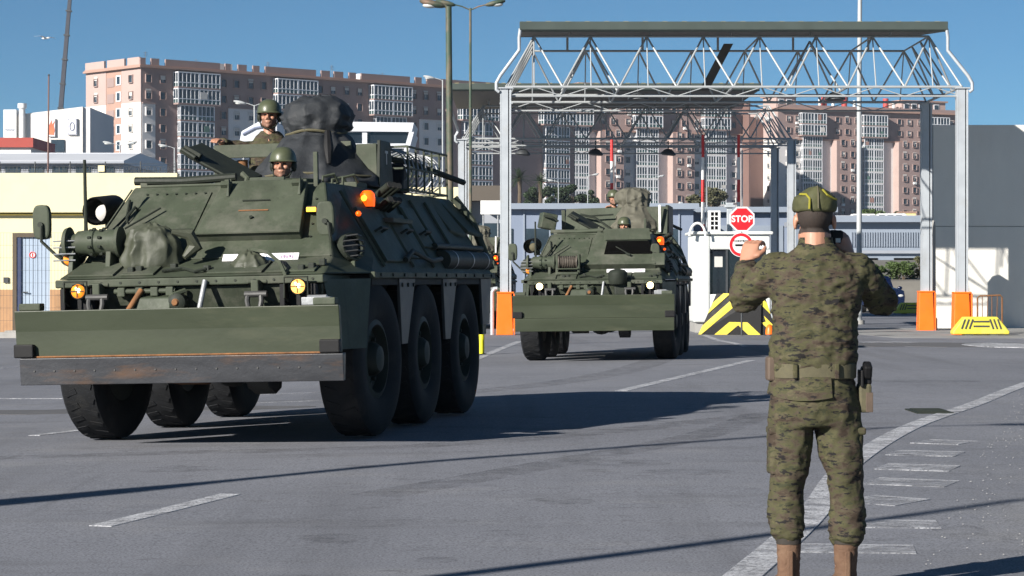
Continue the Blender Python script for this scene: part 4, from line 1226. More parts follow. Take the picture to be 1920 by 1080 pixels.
m = MB(); m.b2((dl + .101, -.02, 0), (dl + .2, .147, dt - .101)); m.build('door_jamb', M['darkblue'], yb)
dd = None
for k in range(7):
    m = MB(); w = (dr - dl - .205) / 7; m.b2((dl + .203 + k * w, .03, .02), (dl + .203 + (k + 1) * w - .012, .1, dt - .102))
    if k == 0: dd = m.build('door', M['doorblue'], yb)
    else: m.build('door_plank', M['doorblue'], dd)
m = MB(); m.b2((dl + .2, .1, .0), (dr, .14, dt - .102)); m.build('door_backing', M['darkblue'], dd)
m = MB(); m.tube([(dl + .26, .03, 1.0), (dl + .26, -.03, 1.0), (dl + .38, -.03, 1.0)], .015, 6); m.build('door_handle', M['lampdark'], dd)
m = MB(); m.lathe([(.085, .02), (.085, .03)], (dl + .48, 0, z(478)), (0, 1, 0), 20); st = m.build('sticker', M['white'], dd)
m = MB(); rr = [(dl + .48 + .07 * math.cos(a), .016, z(478) + .07 * math.sin(a)) for a in [i * math.pi / 10 for i in range(21)]]
m.tube(rr, .012, 6); m.b2((dl + .465, .012, z(478) - .04), (dl + .495, .02, z(478) + .04)); m.build('sticker_ring', M['signred'], dd)
m = MB(); m.b2((x(7), -.05, z(530)), (x(16), -.001, z(520))); m.build('junction_box', M['lampdark'], yb)
m = MB(); m.b2((dl - .1, -.5, -.05), (dr + .15, -.001, .07)); m.build('doorstep', M['kerb'], yb)
# spike strip with small yellow box along its top
ws = thing('spiked_wire', 'strip of anti-climb spikes with wires along the yellow building top', 'wire', (o.x, 60.2, z(325)))
m = MB(); rnd = random.Random(5)
for k in range(130):
    xx = k * W / 130 + rnd.uniform(-.01, .01)
    m.cyl((xx, 0, 0), (xx + rnd.uniform(-.03, .03), rnd.uniform(-.04, .04), rnd.uniform(.13, .2)), .007, n=4)
tag(m.build('spikes', M['lampdark'], ws), kind='stuff')
for zz_ in (.08, .17, .24):
    m = MB(); m.cyl((0, 0, zz_), (W, 0, zz_), .006, n=5); m.build('wire', M['lampdark'], ws)
for k in range(7):
    m = MB(); m.cyl((k * W / 6, .02, 0), (k * W / 6, .02, .3), .018, n=6); m.build('post', M['lampdark'], ws)
m = MB(); m.b2((x(182), -.06, .05), (x(194), .06, .2)); m.build('wire_box', M['yellowwall'], ws)
fc = thing('mesh_fence', 'thin welded wire mesh fence before the blue door', 'fence', (o.x, 57.6, .006))
fw = at(330, 0, 57.6).x - o.x; fh = at(0, 437, 57.6).z
mf = MB()
for k in range(int(fw / .075)):
    mf.cyl((k * .075, 0, .05), (k * .075, 0, fh), .0028, n=4, cap=False)
for k in range(9):
    mf.cyl((0, -.005, .05 + k * (fh - .05) / 8), (fw, -.005, .05 + k * (fh - .05) / 8), .0035, n=4, cap=False)
tag(mf.build('wire_mesh', M['lampdark'], fc), kind='stuff')
for k in range(3):
    m = MB(); m.cyl((.8 + k * 2.55, .03, 0), (.8 + k * 2.55, .03, fh + .05), .024, n=8); m.build('post', M['lampdark'], fc)

# ---- blue car partly hidden by the soldier's elbow
cr = thing('parked_car', 'dark blue car behind the elbow of the standing soldier', 'car', (at(1660, 0, 97).x, 97.0, 0), R(6))
M['carblue'] = pm('dark blue car paint', (.005, .012, .05), .1, 2, .2, .2, bmp=0, spec=.7)
prof = [(-.83, .3), (-.86, .62), (-.82, .86), (-.74, .92), (-.6, 1.38), (-.5, 1.45), (.5, 1.45), (.6, 1.38), (.74, .92), (.82, .86), (.86, .62), (.83, .3)]
m = MB()
rings = []
for y, kz, kx in ((-.02, .62, .9), (.12, .66, .97), (1.05, .70, 1.0), (1.55, 1.0, 1.0), (3.0, 1.0, 1.0), (3.6, .8, .99), (4.1, .72, .94)):
    rings.append([Vector((px_ * kx, y, pz if pz < .9 else .9 + (pz - .9) * max(0, (kz - .62) / .38))) for px_, pz in prof])
m.loft(rings, True, True); m.build('body', M['carblue'], cr, sharp=25)
m = MB(); m.add([(-.62, 1.14, .94), (.62, 1.14, .94), (.53, 1.52, 1.36), (-.53, 1.52, 1.36)], [(0, 1, 2, 3)]); m.build('windscreen', M['glassdark'], cr)
for s in (-1, 1):
    m = MB(); m.ell((s * .62, .04, .68), (.16, .08, .08)); m.build('headlight', M['lens'], cr)
    for y in (.8, 3.3):
        m = MB(); m.cyl((s * .62, y, .31), (s * .84, y, .31), .31, n=20); wl = m.build('wheel', M['rubber'], cr)
        m = MB(); m.cyl((s * .83, y, .31), (s * .852, y, .31), .19, n=16); m.build('rim', M['greysteel'], wl)
    m = MB(); m.ell((s * .98, 1.45, .98), (.1, .06, .07)); m.build('mirror', M['carblue'], cr)
m = MB(); m.b2((-.26, -.06, .42), (.26, -.03, .53)); m.build('number_plate', M['white'], cr)
m = MB(); m.b2((-.7, -.04, .22), (.7, .1, .36)); m.build('bumper', M['black'], cr, .02)

# ================================================================== PLANTS, BIRD
M['leafdark'] = pm('dark foliage', (.028, .050, .020), .45, 1.5, .6, bmp=0)
M['leafmid'] = pm('green foliage', (.06, .095, .025), .45, 2, .6, bmp=0)
M['leafdry'] = pm('dry olive foliage', (.085, .085, .04), .4, 1.5, .7, bmp=0)
M['bark'] = pm('bark', (.10, .075, .05), .3, 6, .9, bmp=.4, bscale=20)
def leaves(clumps, n, size, seed, flat=.7):
    rnd = random.Random(seed); m = MB()
    tot = sum(c[1] ** 2 for c in clumps)
    for (c, r) in clumps:
        for _ in range(int(n * r * r / tot)):
            d = Vector((rnd.gauss(0, 1), rnd.gauss(0, 1), rnd.gauss(0, 1))).normalized() * (r * rnd.random() ** .35)
            d.z *= flat
            p = Vector(c) + d
            a = Vector((rnd.gauss(0, 1), rnd.gauss(0, 1), rnd.gauss(0, .6))).normalized(); b = a.orthogonal().normalized()
            b = (b + a.cross(b) * rnd.uniform(-1, 1)).normalized()
            s = size * rnd.uniform(.6, 1.3)
            m.add([p - a * s, p + b * s * .45, p + a * s, p - b * s * .45], [(0, 1, 2, 3)])
    return m
def tree(name, label, loc, clumps, n, size, mat, seed, trunk=True, group=None, cat='tree'):
    t = thing(name, label, cat, loc, 0, group)
    leaves(clumps, n, size, seed).build('crown', mat, t, fix=False)
    m = MB()
    for i, (c, r) in enumerate(clumps):
        base = Vector((c[0] * .25, c[1] * .25, 0)); mid = Vector((c[0] * .5, c[1] * .5, c[2] * .5))
        k = max(.02, r * .08); m.tube([base, mid, c], [k * 1.4, k, k * .4], 6)
    m.build('trunk' if trunk else 'stems', M['bark'], t)
    return t
rnd = random.Random(11)
i = 0
for px, py, hpx, wpx, lab, mat in [
    (1000, 384, 36, 40, 'dark evergreen clump left of the palm behind the far vehicle', 'leafdark'), (1040, 384, 36, 42, 'dark evergreen clump right of the palm behind the far vehicle', 'leafdark'),
    (1075, 386, 44, 44, 'tallest dark evergreen clump above the far vehicle', 'leafdark'), (1108, 386, 32, 34, 'lower dark evergreen clump beside the leftmost barrier arm', 'leafdark'),
    (1303, 388, 26, 30, 'small dry olive tree left of the stop sign', 'leafdry'), (1342, 388, 38, 52, 'broad dry olive tree between two barrier arms', 'leafdry'),
    (1636, 412, 20, 44, 'green bush above the depot roof right of the mast', 'leafmid'), (1682, 412, 16, 34, 'dry bush above the depot roof beside the yellow hut', 'leafdry')]:
    Y = 330; p = at(px, py + 14, Y); k = Y / F
    H_, W_ = (hpx + 14) * k, wpx * k
    cl = []
    for q in range(9):
        cl.append(((rnd.uniform(-.38, .38) * W_, rnd.uniform(-.4, .4) * W_, H_ * rnd.uniform(.35, .82)), W_ * rnd.uniform(.16, .30)))
    cl.append(((0, 0, H_ * .85), W_ * .18))
    tree('tree', lab, p, cl, 3800, .19, M[mat], 20 + i, True, 'trees before the apartment blocks'); i += 1
# bush bank behind the gate on the right
for j, (px, py, wpx, hpx, lab, mt) in enumerate([(1640, 522, 44, 36, 'green bush left of the rear gate column above the car', 'leafmid'), (1690, 522, 62, 38, 'larger bright green bush beside the rear gate column', 'leafmid'), (1728, 545, 24, 60, 'dry grass clump between gate column and concrete pillar', 'leafdry')]):
    Y = 108; p = at(px, py + 4, Y); k = Y / F; cl = []
    for q in range(10):
        cl.append(((rnd.uniform(-.42, .42) * wpx * k, rnd.uniform(-.4, .4) * wpx * k, hpx * k * rnd.uniform(.2, .85)), wpx * k * rnd.uniform(.14, .26)))
    p.z = 1.2
    tree('bush', lab, p, cl, 2200, .07, M[mt], 50 + j, False, 'bushes behind the gate', 'bush')
# bank they grow on
M['bank'] = pm('earth bank', (.17, .16, .14), .2, .6, .95, bmp=.4, bscale=5)
m = MB(); m.prism([(103, -.1), (106, 1.25), (135, 2.4), (150, -.1)], 0, 14.0, 45); tag(m.build('earth_bank', M['bank']), kind='structure')
def palm(label, px, py_top, py_base, Y, seed):
    rnd = random.Random(seed)
    p = at(px, py_base, Y); top = at(px, py_top, Y).z - p.z
    t = thing('palm_tree', label, 'palm', p, 0, 'palm trees before the apartment blocks')
    m = MB(); m.tube([(0, 0, -1), (.05, 0, top * .4), (0, 0, top * .72)], [.28, .24, .26], 10); m.build('trunk', M['bark'], t)
    L = top * .42
    for k in range(34):
        a = rnd.uniform(0, 2 * math.pi); el = rnd.uniform(-.5, 1.35)
        m = MB(); prev = None
        d = Vector((math.cos(a) * math.cos(el), math.sin(a) * math.cos(el), math.sin(el)))
        pts = [Vector((0, 0, top * .72)) + d * L * s + Vector((0, 0, -L * .35 * s * s)) for s in (0, .25, .5, .75, 1)]
        side = d.cross(Vector((0, 0, 1))).normalized()
        for s in range(4):
            for q in (-1, 1):
                for e in range(3):
                    b = pts[s].lerp(pts[s + 1], e / 3); w = L * .2 * (1 - (s + e / 3) / 4.6)
                    m.add([b, b + side * q * w + (pts[s + 1] - pts[s]) * .55 + Vector((0, 0, -w * .3)), b + (pts[s + 1] - pts[s]) * .22], [(0, 1, 2)])
        m.build('frond', M['leafdark'], t, fix=False)
palm('palm tree with a round crown above the far vehicle', 1013, 320, 390, 300, 1)
palm('palm tree half hidden by the left gate column', 974, 312, 390, 300, 2)
# gull
bd = thing('seagull', 'tiny white seagull flying in the sky at top left', 'bird', at(85, 72, 120))
m = MB(); m.loft([m.ring((-.18, 0, 0), (1, 0, 0), .012, 8), m.ring((-.08, 0, 0), (1, 0, 0), .05, 8), m.ring((.05, 0, .01), (1, 0, 0), .055, 8), m.ring((.16, 0, .02), (1, 0, 0), .035, 8), m.ring((.22, 0, .02), (1, 0, 0), .008, 8)])
m.build('body', M['white'], bd)
for s in (-1, 1):
    m = MB(); m.loft([[(-.06, 0, .03), (.08, 0, .03), (.08, 0, .045), (-.06, 0, .045)], [(-.08 + s * .16, s * .25, .09), (.06 + s * .16, s * .25, .09), (.06 + s * .16, s * .25, .10), (-.08 + s * .16, s * .25, .10)], [(-.05 + s * .42, s * .5, .05), (.0 + s * .42, s * .5, .05), (.0 + s * .42, s * .5, .055), (-.05 + s * .42, s * .5, .055)]])
    m.build('wing', M['white'], bd)

# ================================================================== ARMOURED VEHICLES
# local frame: origin on the ground under the front axle, x to the right as seen from the front camera, y to the rear
def hull_ring(z):
    """plan outline of the upper hull at height z (belt 1.27 .. roof 2.0)"""
    t = (z - 1.27) / (2.0 - 1.27)
    side = 1.22 - .42 * t
    fy = [(-1.05, 1.27), (-.62, 1.40), (.0, 2.0)]
    for (y0, z0), (y1, z1) in zip(fy, fy[1:]):
        if z0 <= z <= z1 + 1e-6: y = y0 + (y1 - y0) * (z - z0) / (z1 - z0)
    fx = 1.04 - .25 * t
    cy = y + .75 - .25 * t
    ry = 4.5 - .15 * t
    return [(-fx, y, z), (fx, y, z), (side, cy, z), (side, ry, z), (-side, ry, z), (-side, cy, z)]

def glacis(x, z, off=0.0):
    """point on the steep front plate"""
    y = -.62 + .62 * (z - 1.40) / .60
    n = Vector((0, -.60, .62)).normalized()
    return Vector((x, y, z)) + n * off

def side_pt(y, z, off=0.0):
    t = (z - 1.27) / .73
    n = Vector((.73, 0, .42)).normalized()
    return Vector((1.22 - .42 * t, y, z)) + n * off

WHEEL = None
def wheel_meshes():
    global WHEEL
    if WHEEL: return WHEEL
    m = MB(); w = .160; r = .61
    prof = [(.30, -w * .78), (.36, -w * .98), (.48, -w * 1.05), (.56, -w), (.595, -w * .82), (.60, -w * .3), (.60, w * .3), (.595, w * .82), (.56, w), (.48, w * 1.05), (.36, w * .98), (.30, w * .78)]
    m.lathe(prof, (0, 0, 0), (1, 0, 0), 40, cap=False, ref=(0, 0, 1))
    for k in range(30):                                   # tread lugs, chevron fashion
        for s in (-1, 1):
            a = 2 * math.pi * (k + (.5 if s > 0 else 0)) / 30
            q = Matrix.Rotation(a, 3, 'X') @ Matrix.Rotation(s * .35, 3, 'Z')
            m.box(Matrix.Rotation(a, 3, 'X') @ Vector((s * .066, 0, .590)), (.10, .045, .026), q)
    ty = m.mesh('tyre'); ty.materials.append(M['rubber'])
    m = MB()
    m.lathe([(.31, -.12), (.31, .13), (.27, .14), (.25, .06), (.14, .05), (.13, .12), (.10, .16), (.04, .17)], (0, 0, 0), (1, 0, 0), 28)
    ri = m.mesh('rim'); ri.materials.append(M['armydark'])
    m = MB()
    for k in range(10):
        a = 2 * math.pi * k / 10
        m.cyl((.05, .19 * math.cos(a), .19 * math.sin(a)), (.085, .19 * math.cos(a), .19 * math.sin(a)), .017, n=6)
    nu = m.mesh('wheel_nuts'); nu.materials.append(M['armydark'])
    WHEEL = (ty, ri, nu)
    return WHEEL

def cloth(name, mat, parent, prof, cx, cy, sy, seed, folds=9, amp=.10, n=32, lean=(0, 0)):
    """draped cover: a coarse crumpled net, subdivided with some of its edges kept sharp as creases"""
    rnd = random.Random(int(seed * 100)); m = MB(); rings = []; S = []
    K = len(prof)
    for i in range(K - 1):
        for k in range(2):
            t = k / 2; S.append((prof[i][0] + (prof[i + 1][0] - prof[i][0]) * t, prof[i][1] + (prof[i + 1][1] - prof[i][1]) * t, (i + t) / (K - 1)))
    S.append((prof[-1][0], prof[-1][1], 1.0))
    ph = [rnd.uniform(-.35, .35) for _ in range(n)]
    for q, (r, z, t) in enumerate(S):
        ring = []
        for i in range(n):
            a = 2 * math.pi * (i + ph[i] * .6 + rnd.uniform(-.22, .22)) / n
            p = Vector((math.cos(a), math.sin(a), z * 1.6 + seed))
            pleat = (1 if i % 2 else -1) * (.35 + .65 * max(0, 1 - 1.2 * t)) * (.6 + .6 * noise.noise(p * 1.5))
            f = pleat * .8 + rnd.uniform(-.55, .55) + .9 * noise.noise(p * 1.9)
            k_ = 1 + amp * f
            ring.append((cx + lean[0] * t + r * k_ * math.cos(a), cy + lean[1] * t + r * k_ * sy * math.sin(a), z + rnd.uniform(-.018, .018) * (1 if q else .4)))
        rings.append(ring)
    m.loft(rings, True, True)
    me = m.mesh(name, 180)
    bm = bmesh.new(); bm.from_mesh(me); bmesh.ops.recalc_face_normals(bm, faces=bm.faces)
    cl = bm.edges.layers.float.new('crease_edge')
    for e in bm.edges:
        v = rnd.random(); e[cl] = 1.0 if v < .45 else (.6 if v < .65 else 0)
    bm.to_mesh(me); bm.free()
    o = obj(name, me, mat, parent)
    sd = o.modifiers.new('sub', 'SUBSURF'); sd.levels = 2; sd.render_levels = 2
    return o

def stripes_box(mb, a, b): mb.b2(a, b)

def vehicle(label, loc, rz, roll, v2=False):
    t = thing('armoured_vehicle', label, 'armoured vehicle', loc, rz, 'six-wheeled armoured vehicles')
    t.rotation_euler = (0, roll, rz)
    P = lambda mb, name, mat='army', par=None, bevel=.006, **k: mb.build(name, M[mat] if isinstance(mat, str) else mat, par or t, bevel, **k)
    # ---- hull
    m = MB()
    rings = [hull_ring(z) for z in (1.27, 1.40, 2.0)]
    m.loft(rings, True, False)
    hull = P(m, 'hull', 'army', bevel=.015)
    m = MB(); b = hull_ring(1.27)
    m.loft([[(x * .97, y + (.12 if y < 0 else 0), .62) if abs(x) > 1.1 or y < 0 else (x, y, .62) for x, y, _ in b], [(x, y, 1.268) for x, y, _ in b]], True, False)
    m2 = MB()                                                # nose: front plate below the ledge
    m2.loft([[(-.98, -.86, .68), (.98, -.86, .68), (.98, -.2, .68), (-.98, -.2, .68)], [(-1.03, -1.04, 1.20), (1.03, -1.04, 1.20), (1.03, -.2, 1.20), (-1.03, -.2, 1.20)]], True, False)
    P(m2, 'nose_plate', 'nose', bevel=.01)
    m = MB(); m.b2((-1.05, -1.09, 1.205), (1.05, -.3, 1.266)); P(m, 'nose_ledge', 'army2', bevel=.01)
    m = MB(); m.b2((-.74, -.2, .48), (.74, 4.4, 1.262)); P(m, 'belly', 'under')
    m = MB(); m.b2((-1.2, -.2, 1.18), (1.2, 4.48, 1.263)); P(m, 'sponson_floor', 'under')
    m = MB(); m.b2((-1.15, 4.3, .7), (1.15, 4.47, 1.262)); P(m, 'rear_plate', 'army')
    # belt rail with bolts on both sides
    for s in (-1, 1):
        m = MB(); m.b2((s * 1.20, -.28, 1.235), (s * 1.245, 4.5, 1.285)); r = P(m, 'belt_rail', 'army2')
        for k in range(12):
            m = MB(); m.cyl((s * 1.244, -.1 + k * .4, 1.26), (s * 1.256, -.1 + k * .4, 1.26), .014, n=6); P(m, 'bolt', 'armydark', r, 0)
    # ---- wheels
    ty, ri, nu = wheel_meshes()
    for i, y in enumerate((0, 1.65, 3.3)):
        for s in (-1, 1):
            w = bpy.data.objects.new('wheel', None); w.empty_display_size = .1; COL.objects.link(w); w.parent = t
            w.location = (s * 1.045, y, .603)
            w.rotation_euler = (random.uniform(0, 6), 0, 0 if s > 0 else math.pi)
            if i == 0: w.rotation_euler[2] += R(-4)
            for nm, me in (('tyre', ty), ('rim', ri), ('wheel_nuts', nu)):
                inst(nm, me, w)
        m = MB(); m.cyl((-1.0, y, .6), (1.0, y, .6), .07); m.ell((0, y, .6), (.2, .2, .2)); P(m, 'axle', 'under', bevel=0)
        for s in (-1, 1):
            m = MB(); m.tube([(s * .62, y + .12, .58), (s * .9, y + .12, .52)], .045, 8); P(m, 'suspension_arm', 'under', bevel=0)
    # ---- skirts: grey wedges between the wheels, a plate before the first
    for s in (-1, 1):
        for y0 in (.60, 2.25):
            m = MB(); m.prism([(y0 + .05, 1.232), (y0 + .62, 1.232), (y0 + .30, .70), (y0 + .10, .70)], 0, s * 1.19, s * 1.215); k = P(m, 'skirt_plate', 'skirt', bevel=.003)
            for q in (.14, .34, .54):
                m = MB(); m.cyl((s * 1.214, y0 + q, 1.18), (s * 1.226, y0 + q, 1.18), .018, n=6); P(m, 'bolt', 'armydark', k, 0)
        m = MB(); m.prism([(3.95, 1.232), (4.45, 1.232), (4.3, .8), (4.0, .8)], 0, s * 1.19, s * 1.215); P(m, 'skirt_plate', 'skirt', bevel=.003)
        m = MB(); m.add([(s * 1.03, -1.02, 1.232), (s * 1.215, -.3, 1.232), (s * 1.205, -.44, .70), (s * 1.1, -.84, .70)], [(0, 1, 2, 3)]); m.add([(s * 1.01, -1.0, 1.232), (s * 1.19, -.28, 1.232), (s * 1.18, -.42, .70), (s * 1.08, -.82, .70)], [(3, 2, 1, 0)])
        P(m, 'front_mudguard', 'army', bevel=0)
    # ---- dozer blade
    bl = MB()
    prof = [(-1.42, 1.04), (-1.40, .90), (-1.385, .70), (-1.44, .68)]
    def sheet_bar(pts, th):
        return pts + [(y + th, z) for y, z in pts[::-1]]
    bl.prism(sheet_bar([(-1.415, 1.04), (-1.392, .885), (-1.378, .69)], .05), 0, -1.25, 1.25)
    blade = P(bl, 'dozer_blade', 'blade', bevel=.006)
    m = MB(); m.prism([(-1.415, .685), (-1.37, .69), (-1.33, .69), (-1.36, .49), (-1.40, .485)], 0, -1.215, 1.275 if not v2 else 1.24); ce = P(m, 'cutting_edge', 'steel' if not v2 else 'blade', blade, .005)
    m = MB(); m.b2((-1.18, -1.40, .688), (1.2, -1.362, .702)); P(m, 'rust_seam', 'rust' if not v2 else 'blade', blade, .006)
    for k in range(0 if v2 else 15):
        m = MB(); x = -1.1 + k * .157; m.cyl((x, -1.414, .59), (x, -1.385, .59), .007, n=6); P(m, 'bolt', 'skirt', blade, 0)
    for s in (-1, 1):
        m = MB(); m.b2((s * 1.10, -1.43, .69), (s * 1.255, -1.365, .79)); P(m, 'end_block', 'black', blade, .01)
        m = MB(); m.b2((s * 1.05, -1.40, 1.04), (s * 1.22, -1.30, 1.095)); P(m, 'end_hinge', 'army2', blade, .01)
        m = MB(); m.tube([(s * .55, -1.34, .85), (s * .6, -.9, .72), (s * .62, -.3, .66)], .06, 8); P(m, 'push_arm', 'under', blade, 0)
        m = MB(); m.prism([(-1.335, 1.0), (-1.0, .9), (-1.0, .7), (-1.33, .7)], 0, s * .45, s * .48); P(m, 'blade_rib', 'army', blade)
    # ---- nose furniture: headlamps, shackles, winch box, ram
    for s in (-1, 1):
        m = MB(); m.b2((s * .72, -1.12, .98), (s * .76, -.98, 1.2)); m.b2((s * .96, -1.12, .98), (s * 1.0, -.98, 1.2)); m.b2((s * .76, -1.02, .98), (s * .96, -1.0, 1.2)); nb = P(m, 'lamp_niche', 'black')
        lx = s * .86
        m = MB(); m.lathe([(.04, .05), (.06, -.01), (.063, -.045), (.056, -.05)], (lx, -1.06, 1.18), (0, 1, 0), 20); h = P(m, 'headlamp_bowl', 'armydark', bevel=0)
        m = MB(); m.lathe([(.054, -.05), (.048, -.058), (.03, -.066), (.001, -.068)], (lx, -1.06, 1.18), (0, 1, 0), 20); P(m, 'headlamp_glass', 'headcore' if v2 else ('headlit' if s > 0 else 'amberdim'), h, 0)
        m = MB(); m.lathe([(.020, -.064), (.016, -.072), (.001, -.075)], (lx + .008, -1.06, 1.185), (0, 1, 0), 12); P(m, 'lamp_core', 'headcore', h, 0)
        m = MB(); m.b2((lx - .054, -1.134, 1.176), (lx + .054, -1.128, 1.184)); m.b2((lx - .004, -1.134, 1.13), (lx + .004, -1.128, 1.23)); P(m, 'lens_cross', 'armydark', h, 0)
        m = MB(); m.tube([(lx - .09, -1.06, 1.07), (lx - .09, -1.16, 1.1), (lx - .09, -1.16, 1.25), (lx + .09, -1.16, 1.25), (lx + .09, -1.16, 1.1), (lx + .09, -1.06, 1.07)], .008, 6); P(m, 'lamp_guard', 'armydark', h, 0)
    for x in (-.70, .54):
        m = MB(); m.b2((x - .03, -1.16, 1.13), (x + .03, -1.03, 1.235)); m.b2((x - .08, -1.10, 1.21), (x + .08, -1.03, 1.238)); k = P(m, 'tow_lug', 'army2', bevel=.01)
        m = MB(); m.tube([(x - .05, -1.16, 1.135), (x - .055, -1.17, 1.08), (x - .045, -1.175, 1.03), (x, -1.175, 1.0), (x + .045, -1.175, 1.03), (x + .055, -1.17, 1.08), (x + .05, -1.16, 1.135)], .020, 8); P(m, 'shackle', 'skirt', k, 0)
        m = MB(); m.cyl((x - .075, -1.16, 1.13), (x + .095, -1.16, 1.13), .024, n=10); P(m, 'shackle_pin', 'skirt', k, 0)
    m = MB(); m.prism([(-1.04, 1.14), (-1.13, 1.12), (-1.17, .96), (-1.04, .95)], 0, -.42, -.12); P(m, 'winch_box', 'army', bevel=.01)
    m = MB(); m.cyl((-.58, -1.08, 1.17), (-.1, -1.08, 1.17), .02); P(m, 'hinge_rod', 'army2', bevel=0)
    for x in (-.52, -.38, -.26, -.14):
        m = MB(); m.b2((x - .03, -1.11, 1.13), (x + .03, -1.05, 1.2)); P(m, 'hinge_lug', 'army2', bevel=.008)
    m = MB(); m.cyl((-.36, -1.10, 1.18), (-.45, -1.2, 1.0), .022); m.cyl((-.45, -1.2, 1.0), (-.48, -1.22, .93), .032); P(m, 'blade_chain', 'rust', bevel=0)
    m = MB(); m.cyl((.14, -1.10, 1.24), (.115, -1.18, 1.02), .02); m.cyl((.115, -1.18, 1.02), (.11, -1.2, .92), .035); P(m, 'lift_ram', 'greysteel', bevel=0)
    m = MB(); m.lathe([(.07, .04), (.07, -.05), (.04, -.07)], (-.08, -1.08, 1.08), (0, 1, 0), 14); k = P(m, 'coupling', 'armydark', bevel=0)
    m = MB(); m.lathe([(.03, -.07), (.02, -.085)], (-.08, -1.08, 1.08), (0, 1, 0), 10); P(m, 'coupling_cap', 'rust', k, 0)
    m = MB(); m.tube([(-.2, -1.05, 1.1), (-.1, -1.12, 1.14), (-.03, -1.06, 1.17)], .018, 6); P(m, 'coupling_lever', 'army2', bevel=0)
    m = MB(); m.b2((.93, -1.28, 1.04), (1.15, -1.2, 1.10)); m.cyl((.97, -1.24, 1.08), (1.12, -1.24, 1.08), .035); P(m, 'ram_mount', 'greysteel', bevel=.006)
    m = MB(); m.prism([(-.8, .55), (-.3, .55), (-.35, .40), (-.5, .36), (-.7, .42)], 0, .33, .5); P(m, 'tow_bracket', 'under')
    m = MB(); m.prism([(-.4, .55), (.1, .55), (.05, .42), (-.3, .45)], 0, -.45, -.2); P(m, 'sump', 'rust' if not v2 else 'under')
    # deck plates and small boxes on the sloping foredeck
    dk = lambda x, f: Vector((x, -1.05 + .43 * f, 1.272 + .13 * f))
    for x0, x1 in ((-.98, -.62), (-.56, -.30), (.12, .55), (.58, .96)):
        m = MB(); a, b_, c_, d_ = dk(x0, .12), dk(x1, .12), dk(x1, .85), dk(x0, .85)
        up = Vector((0, -.03, .012)); up2 = Vector((0, -.004, .014))
        m.add([a, b_, c_, d_, a + up2, b_ + up2, c_ + up2, d_ + up2], [(0, 1, 2, 3), (4, 5, 6, 7), (0, 1, 5, 4), (1, 2, 6, 5), (2, 3, 7, 6), (3, 0, 4, 7)])
        P(m, 'deck_plate', 'army2', bevel=.003)
    for x, f in ((-.5, .3), (-.44, .35), (-.18, .45), (.1, .3), (.92, .3), (.98, .5), (.85, .2)):
        m = MB(); m.box(dk(x, f) + Vector((0, 0, .02)), (.05, .06, .05)); P(m, 'deck_clamp', 'armydark', bevel=.008)
    # ---- plate with number, on the foredeck under the driver's plate
    m = MB(); c = glacis(.455, 1.40, .0)
    m.box((.455, -.70, 1.405), (.60, .012, .075), (R(-38), 0, 0)); pl = P(m, 'number_plate', 'plate', bevel=0)
    for k in range(5):
        m = MB(); m.box((.62 + k * .022, -.708, 1.408 + .006 * (k % 2)), (.013, .004, .026), (R(-38), 0, .2)); P(m, 'plate_marking', pm('plate print', (.42, .30, .42), .1, 5, .6, bmp=0) if k == 0 else bpy.data.materials['plate print'], pl, 0)
    if not v2:
        # green cloth lying over the plate
        m = cloth('cloth_cover', M['canvas'], t, [(.17, 1.30), (.14, 1.37), (.09, 1.43), (.02, 1.46)], .40, -.80, .7, 3.3, 5, .22, 20)
        m = MB(); m.tube([(.42, -.82, 1.47), (.58, -.92, 1.44), (.70, -1.02, 1.36), (.76, -1.08, 1.26)], .014, 6); P(m, 'lamp_cable', 'army2', bevel=0)
    else:
        m = MB(); m.lathe([(.12, -.02), (.145, .03), (.15, .16), (.11, .2), (.02, .22)], (.36, -1.12, 1.22), (0, .0, 1), 20); P(m, 'spare_cap', 'armydark', bevel=0)
        m = MB(); m.b2((.30, -1.14, 1.02), (.50, -1.05, 1.22)); P(m, 'cable_coil', 'armydark', bevel=.03)
    # ---- driver's plate on the right of the front
    def hood(x0, x1, z0, z1, o0, o1, name, mat):
        m = MB()
        f = [glacis(x0[0], z0, o0), glacis(x1[0], z0, o0), glacis(x1[1], z1, o1), glacis(x0[1], z1, o1)]
        b_ = [glacis(x0[0], z0, -.03), glacis(x1[0], z0, -.03), glacis(x1[1], z1, -.03), glacis(x0[1], z1, -.03)]
        m.add(f + b_, [(0, 1, 2, 3), (4, 5, 1, 0), (5, 6, 2, 1), (6, 7, 3, 2), (7, 4, 0, 3)])
        return P(m, name, mat, bevel=.008)
    if not v2:
        hd = hood((-.12, -.02), (.72, .66), 1.545, 1.975, .085, .075, 'driver_shutter', 'army2')
        for x in (.02, .60):
            m = MB(); a = glacis(x, 1.93, .09); m.box(a, (.09, .05, .045), (R(-46), 0, 0)); m.add([glacis(x + .02, 1.93, .08), glacis(x + .045, 1.93, .08), glacis(x + .035, 1.93, .16), glacis(x + .02, 1.84, .085), glacis(x + .045, 1.84, .085)], [(0, 2, 3), (1, 4, 2), (2, 4, 3)]); P(m, 'hinge', 'army2', hd, .004)
        for z, w_ in ((1.80, .22), (1.72, .24)):
            m = MB(); q = glacis(.30, z, .0865); m.box(q, (w_, .006 if z > 1.75 else .003, .012), (R(-46), 0, 0)); P(m, 'scrape', 'rust' if z < 1.75 else 'armydark', hd, 0)
        m = MB(); m.cyl(glacis(.30, 1.66, .08), glacis(.30, 1.66, .1), .014, n=8); P(m, 'bolt', 'armydark', hd, 0)
        m = MB(); q0, q1 = glacis(-.12, 1.545, .088), glacis(.72, 1.545, .088); m.tube([q0, q1], .012, 6); P(m, 'shutter_lip', 'army2', hd, 0)
    else:
        hd = hood((-.20, -.05), (.92, .72), 1.44, 1.985, .11, .06, 'driver_housing', 'army2')
